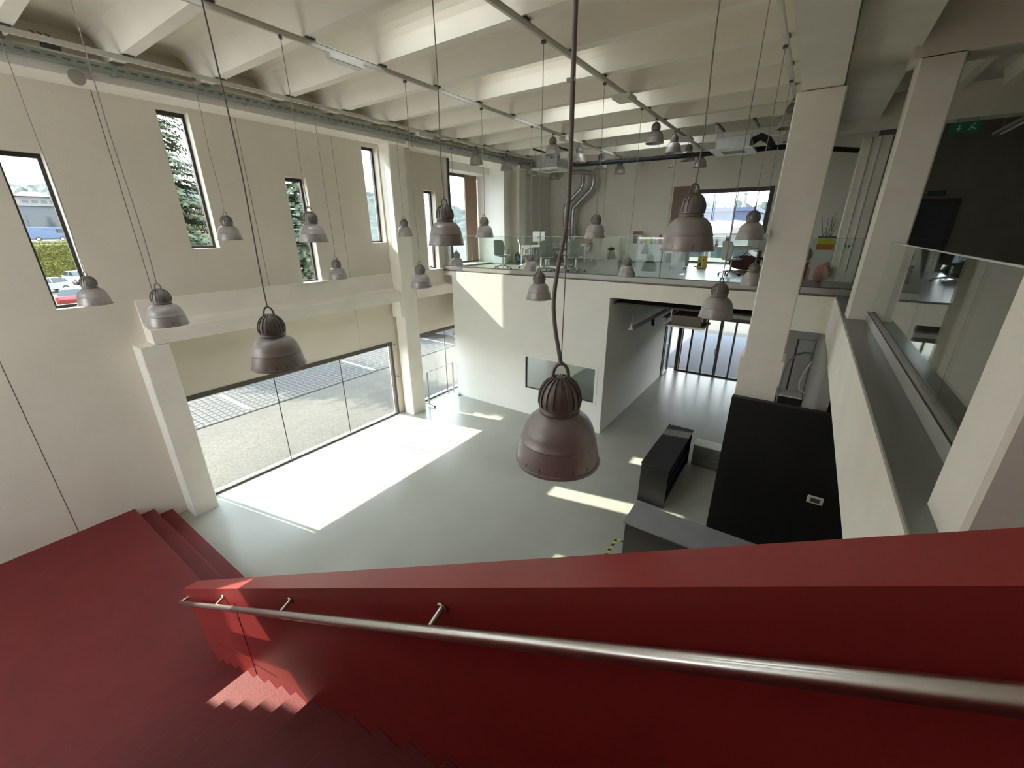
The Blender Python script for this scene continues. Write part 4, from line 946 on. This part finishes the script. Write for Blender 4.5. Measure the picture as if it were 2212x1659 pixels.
def car(label, loc, rz, mk, s=1.0, van=False):
    o = thing('car' if not van else 'van', label, 'car' if not van else 'van', loc, rz)
    mt = CARMATS[mk]; W = .86
    if van: side = [(-2.3, .3), (2.3, .3), (2.35, .8), (2.2, 1.1), (1.6, 1.95), (-2.3, 2.0)]; cab = None
    else: side = [(-2.0, .28), (2.0, .28), (2.08, .55), (1.95, .80), (1.0, .92), (-1.85, .98), (-2.05, .75)]
    v = []; n = len(side)
    for yy, ins in ((-W, 0), (W, 0)): v += [(x, yy*(1.0 if z < .9 else .97), z) for x, z in side]
    f = [tuple(range(n)), tuple(range(2*n-1, n-1, -1))]+[(i, n+i, n+(i+1) % n, (i+1) % n) for i in range(n)]
    MB().add(v, f).build('body', mt, o, bevel=.06)
    if van:
        MB().box(.9, 1.75, -W-.005, W+.005, 1.2, 1.75).build('window', carglass, o); MB().prism([(1.72, 1.88), (2.17, 1.18), (2.2, 1.2), (1.75, 1.9)], 'y', -.75, .75).build('windscreen', carglass, o)
    else:
        b0 = [(-1.75, .95), (1.05, .90)]; t0 = [(-1.25, 1.45), (.35, 1.45)]
        vv = [(-1.75, -.80, .94), (1.05, -.80, .90), (1.05, .80, .90), (-1.75, .80, .94), (-1.2, -.62, 1.44), (.30, -.62, 1.46), (.30, .62, 1.46), (-1.2, .62, 1.44)]
        MB().add(vv, [(4, 5, 6, 7), (0, 1, 5, 4), (1, 2, 6, 5), (2, 3, 7, 6), (3, 0, 4, 7)]).build('cabin', carglass, o)
        MB().add([(x*1.0, y*1.02, z+.012) for x, y, z in vv[4:]]+[(x, y*1.02, z-.05) for x, y, z in vv[4:]], [(0, 1, 2, 3), (4, 5, 1, 0), (5, 6, 2, 1), (6, 7, 3, 2), (7, 4, 0, 3)]).build('roof', mt, o, bevel=.02)
        for sgn in (-1, 1):
            MB().add([(-.35, sgn*.80, .92), (-.27, sgn*.80, .92), (-.27, sgn*.63, 1.45), (-.35, sgn*.63, 1.45)], [(0, 1, 2, 3)]).build('pillar', mt, o)
            MB().ball((.75, sgn*.93, .98), .08, .10, .07, 8, 6).build('wing_mirror', mt, o)
    for x in (-1.25, 1.3):
        for sgn in (-1, 1): 
            wq = MB().cyl((x, sgn*(W-.15), .31), (x, sgn*(W+.02), .31), .31, n=18).build('wheel', tyre, o, smooth=True); MB().cyl((x, sgn*(W+.02), .31), (x, sgn*(W+.03), .31), .19, n=14).build('hubcap', galv, wq)
    for sgn in (-1, 1):
        MB().box(-2.06 if not van else -2.32, -1.97 if not van else -2.28, sgn*.78-.09, sgn*.78+.09, .62, .92).build('tail_light', taill, o)
        MB().box(1.98 if not van else 2.28, 2.07 if not van else 2.34, sgn*.66-.14, sgn*.66+.14, .60, .74).build('headlight', plasw, o)
    return o
car('small red car parked outside the left slot window', (-51.5, 8.1, 0), math.radians(160), 'r')
car('white car parked beyond the red car outside the left slot window', (-73, 12.3, 0), math.radians(10), 'w')
car('white car half hidden by left edge of the left slot window', (-65, 8.2, 0), math.radians(-70), 'w')
car('silver car parked outside the tall ground level window', (-16.9, 17.6, .012), math.radians(8), 's')
car('white car outside the slot window with the conifer and sill', (-33, 19.2, 0), math.radians(20), 'w')
car('blue and white van behind the yellow hedge', (-98, 13.5, 0), math.radians(80), 'b', van=True).location = (-98, 15.0, 4.6)
tag(B(-135, -88.5, -40, 60, -.1, 4.57).build('ground_terrace', asph), 'raised terrace behind the hedge', 'ground', kind='structure')
# hedge
rnd = random.Random(11)
m = MB()
m.box(-88, -86.3, -20, 40, -.03, 4.3)
for i in range(36000):
    y = rnd.uniform(-6, 34); z = rnd.uniform(0, 4.75); x = -86.25+rnd.uniform(-.15, .25)
    if z > 4.25: x = rnd.uniform(-88, -86.1)
    s = rnd.uniform(.05, .13); a = rnd.uniform(0, 6.28); c, q = math.cos(a)*s, math.sin(a)*s
    m.add([(x, y-c, z-q), (x+rnd.uniform(-.1, .2), y+q, z-c), (x+rnd.uniform(-.1, .2), y+c, z+q)], [(0, 1, 2)])
h = thing('hedge', 'long clipped yellow green hedge across the car park', 'hedge', (0, 0, 0)); o = m.build('foliage', hedgem, h); o['kind'] = 'stuff'
# conifers
def conifer(label, x, y, h, r, seed, n_t=26):
    t = thing('conifer_tree', label, 'tree', (x, y, -.03))
    MB().cyl((0, 0, 0), (0, 0, h*.97), .22, .03, 10).build('trunk', bark, t, smooth=True)
    rnd = random.Random(seed); m = MB()
    for k in range(n_t):
        z = .9+(h-1.2)*k/(n_t-1); rr = r*(1-(z/h))**.75*(.8+.3*rnd.random())+.15
        nb = max(9, int(26*(1-z/h))+8)
        for b in range(nb):
            a = rnd.uniform(0, 6.283); L = rr*rnd.uniform(.75, 1.1); dr = rnd.uniform(.12, .32)
            ns = max(5, int(L*9))
            for s_ in range(1, ns+1):
                u = s_/ns; bx = L*u*math.cos(a); by = L*u*math.sin(a); bz = z+.25*u*L*.4-dr*L*u*u+rnd.uniform(-.05, .05)
                for sgn in (-1, 1):
                    sp = (.14+.30*(1-u))*rnd.uniform(.8, 1.2); aa = a+sgn*rnd.uniform(.7, 1.2)
                    ex, ey, ez = bx+sp*math.cos(aa), by+sp*math.sin(aa), bz-rnd.uniform(.02, .16)
                    w_ = .042
                    m.add([(bx, by, bz+w_), (ex, ey, ez), (bx+w_*math.cos(a)*2, by+w_*math.sin(a)*2, bz-w_), (bx-.5*w_, by, bz-w_*.5)], [(0, 1, 2), (0, 3, 1)])
    o = m.build('crown', leafm, t); o['kind'] = 'stuff'
    return t
conifer('dark conifer seen through the high slot window', -24.0, 7.6, 14.0, 3.3, 5, 52)
conifer('dark conifer seen through the low slot window with sill', -27.0, 15.4, 14.0, 3.4, 6, 44)
conifer('conifer seen through the slot window at the tall column', -40.0, 33.5, 11.0, 3.0, 8, 26)
# far buildings
def building(name, lab, x0, x1, y0, y1, z0, z1, wallmat, roofmat, wins=(), pitched=0):
    b = thing(name, lab, 'building', (0, 0, 0))
    B(x0, x1, y0, y1, z0, z1).build('wall', wallmat, b)
    if pitched:
        cx, cy = (x0+x1)/2, (y0+y1)/2; e = .8
        MB().add([(x0-e, y0-e, z1), (x1+e, y0-e, z1), (x1+e, y1+e, z1), (x0-e, y1+e, z1), (cx, cy-(y1-y0)*.2, z1+pitched), (cx, cy+(y1-y0)*.2, z1+pitched)], [(0, 3, 2, 1), (0, 1, 4), (1, 2, 5, 4), (2, 3, 5), (3, 0, 4, 5)]).build('roof', roofmat, b)
    else: B(x0-.3, x1+.3, y0-.3, y1+.3, z1, z1+.5).build('roof', roofmat, b)
    for wv in wins: B(*wv).build('window', carglass, b)
    return b
bwk = building('workshop_building', 'long grey workshop behind the hedge and van', -150, -125, -30, 34, 0, 10.6, bldg, bldgw, [(-124.98, -124.9, 17, 30, 4.0, 8.9), (-124.98, -124.9, -26, 12, 4.0, 8.9)])
building('villa', 'pale villa with terracotta hipped roof on the slope', -203, -190, 25.5, 33, 0, 15.6, bldgw, roofr, [(-189.98, -189.9, 26.2+1.9*i, 27.3+1.9*i, 13.2, 14.6) for i in range(4)], 1.6)
building('villa', 'ochre villa with terracotta roof behind the conifer', -130, -118, 41, 46, 0, 10.4, M('ochre_facade', (.20, .12, .06), .8), roofr, [(-117.98, -117.9, 41.5+1.5*i, 42.3+1.5*i, 7.5, 9) for i in range(3)], 1.2)
building('warehouse', 'blue clad warehouse seen through the upper back window', -20, -7.5, 70, 90, 0, 8.3, bldgb, bldgb, [(-18+3.2*i, -16.5+3.2*i, 69.9, 69.98, 3, 5) for i in range(3)])
bw = building('workshop_hall', 'white workshop hall with striped sawtooth roof below the warehouse', -12, -2.5, 44, 56, 0, 5.6, bldgw, bldgw, [(-11.4+1.9*i, -10.2+1.9*i, 43.9, 43.98, 2.2, 4.2) for i in range(5)])
for i in range(7): MB().prism([(-11.8+1.32*i, 6.1), (-10.6+1.32*i, 6.1), (-11.6+1.32*i, 6.75)], 'y', 44.5, 55.5).build('sawtooth', M('roof_stripe_white', (.25, .25, .25), .5), bw)
cz = thing('chimney_stack', 'tall pale chimney beside the blue warehouse', 'chimney', (-9.1, 72, 8.8)); MB().cyl((0, 0, 0), (0, 0, 1.7), .28, .2, 12).build('shaft', bldgw, cz, smooth=True); MB().cyl((0, 0, 1.7), (0, 0, 2.0), .26, n=12).build('cap', dgrey, cz)
for x, w_, lab in ((-12.2, .9, 'grey roof unit standing on warehouse, the larger one'), (-15.3, .5, 'grey roof unit standing on warehouse, the smaller one')):
    o = thing('roof_unit', lab, 'unit', (x, 71, 8.8)); B(-w_/2, w_/2, 0, .8, 0, 1.1).build('casing', galv, o); B(-w_*.35, w_*.35, -.02, 0, .2, .9).build('louvre', dgrey, o)
# hills
def hill(name, lab, fx, fy, n, m_, amp, seed):
    rnd = random.Random(seed); mb = MB(); v = []; f = []
    ph = [rnd.uniform(0, 6) for _ in range(12)]
    for i in range(n+1):
        for j in range(m_+1):
            u, w = i/n, j/m_
            x, y = fx(u, w), fy(u, w)
            prof = math.sin(min(1, w*1.15)*math.pi*.5)
            hh = amp*prof*(.95+.10*math.sin(u*7+ph[0])+.06*math.sin(u*19+ph[1]))
            hh += (1.6*math.sin(u*160+ph[2]+w*9)+1.3*math.sin(u*95+w*60+ph[3])+rnd.uniform(-1, 1))*prof
            v.append((x, y, hh-.5))
    for i in range(n):
        for j in range(m_):
            a = i*(m_+1)+j; f.append((a, a+1, a+m_+2, a+m_+1))
    o = mb.add(v, f).build(name, hillm, None, smooth=False); return tag(o, lab, 'hill', kind='structure')
hill('hill_west', 'wooded hillside behind the villa and workshop', lambda u, w: -215-190*w, lambda u, w: -180+520*u, 300, 26, 36, 3)
hill('hill_north', 'wooded hill line beyond the warehouse roofs', lambda u, w: -220+420*u, lambda u, w: 190+160*w, 240, 22, 23, 4)
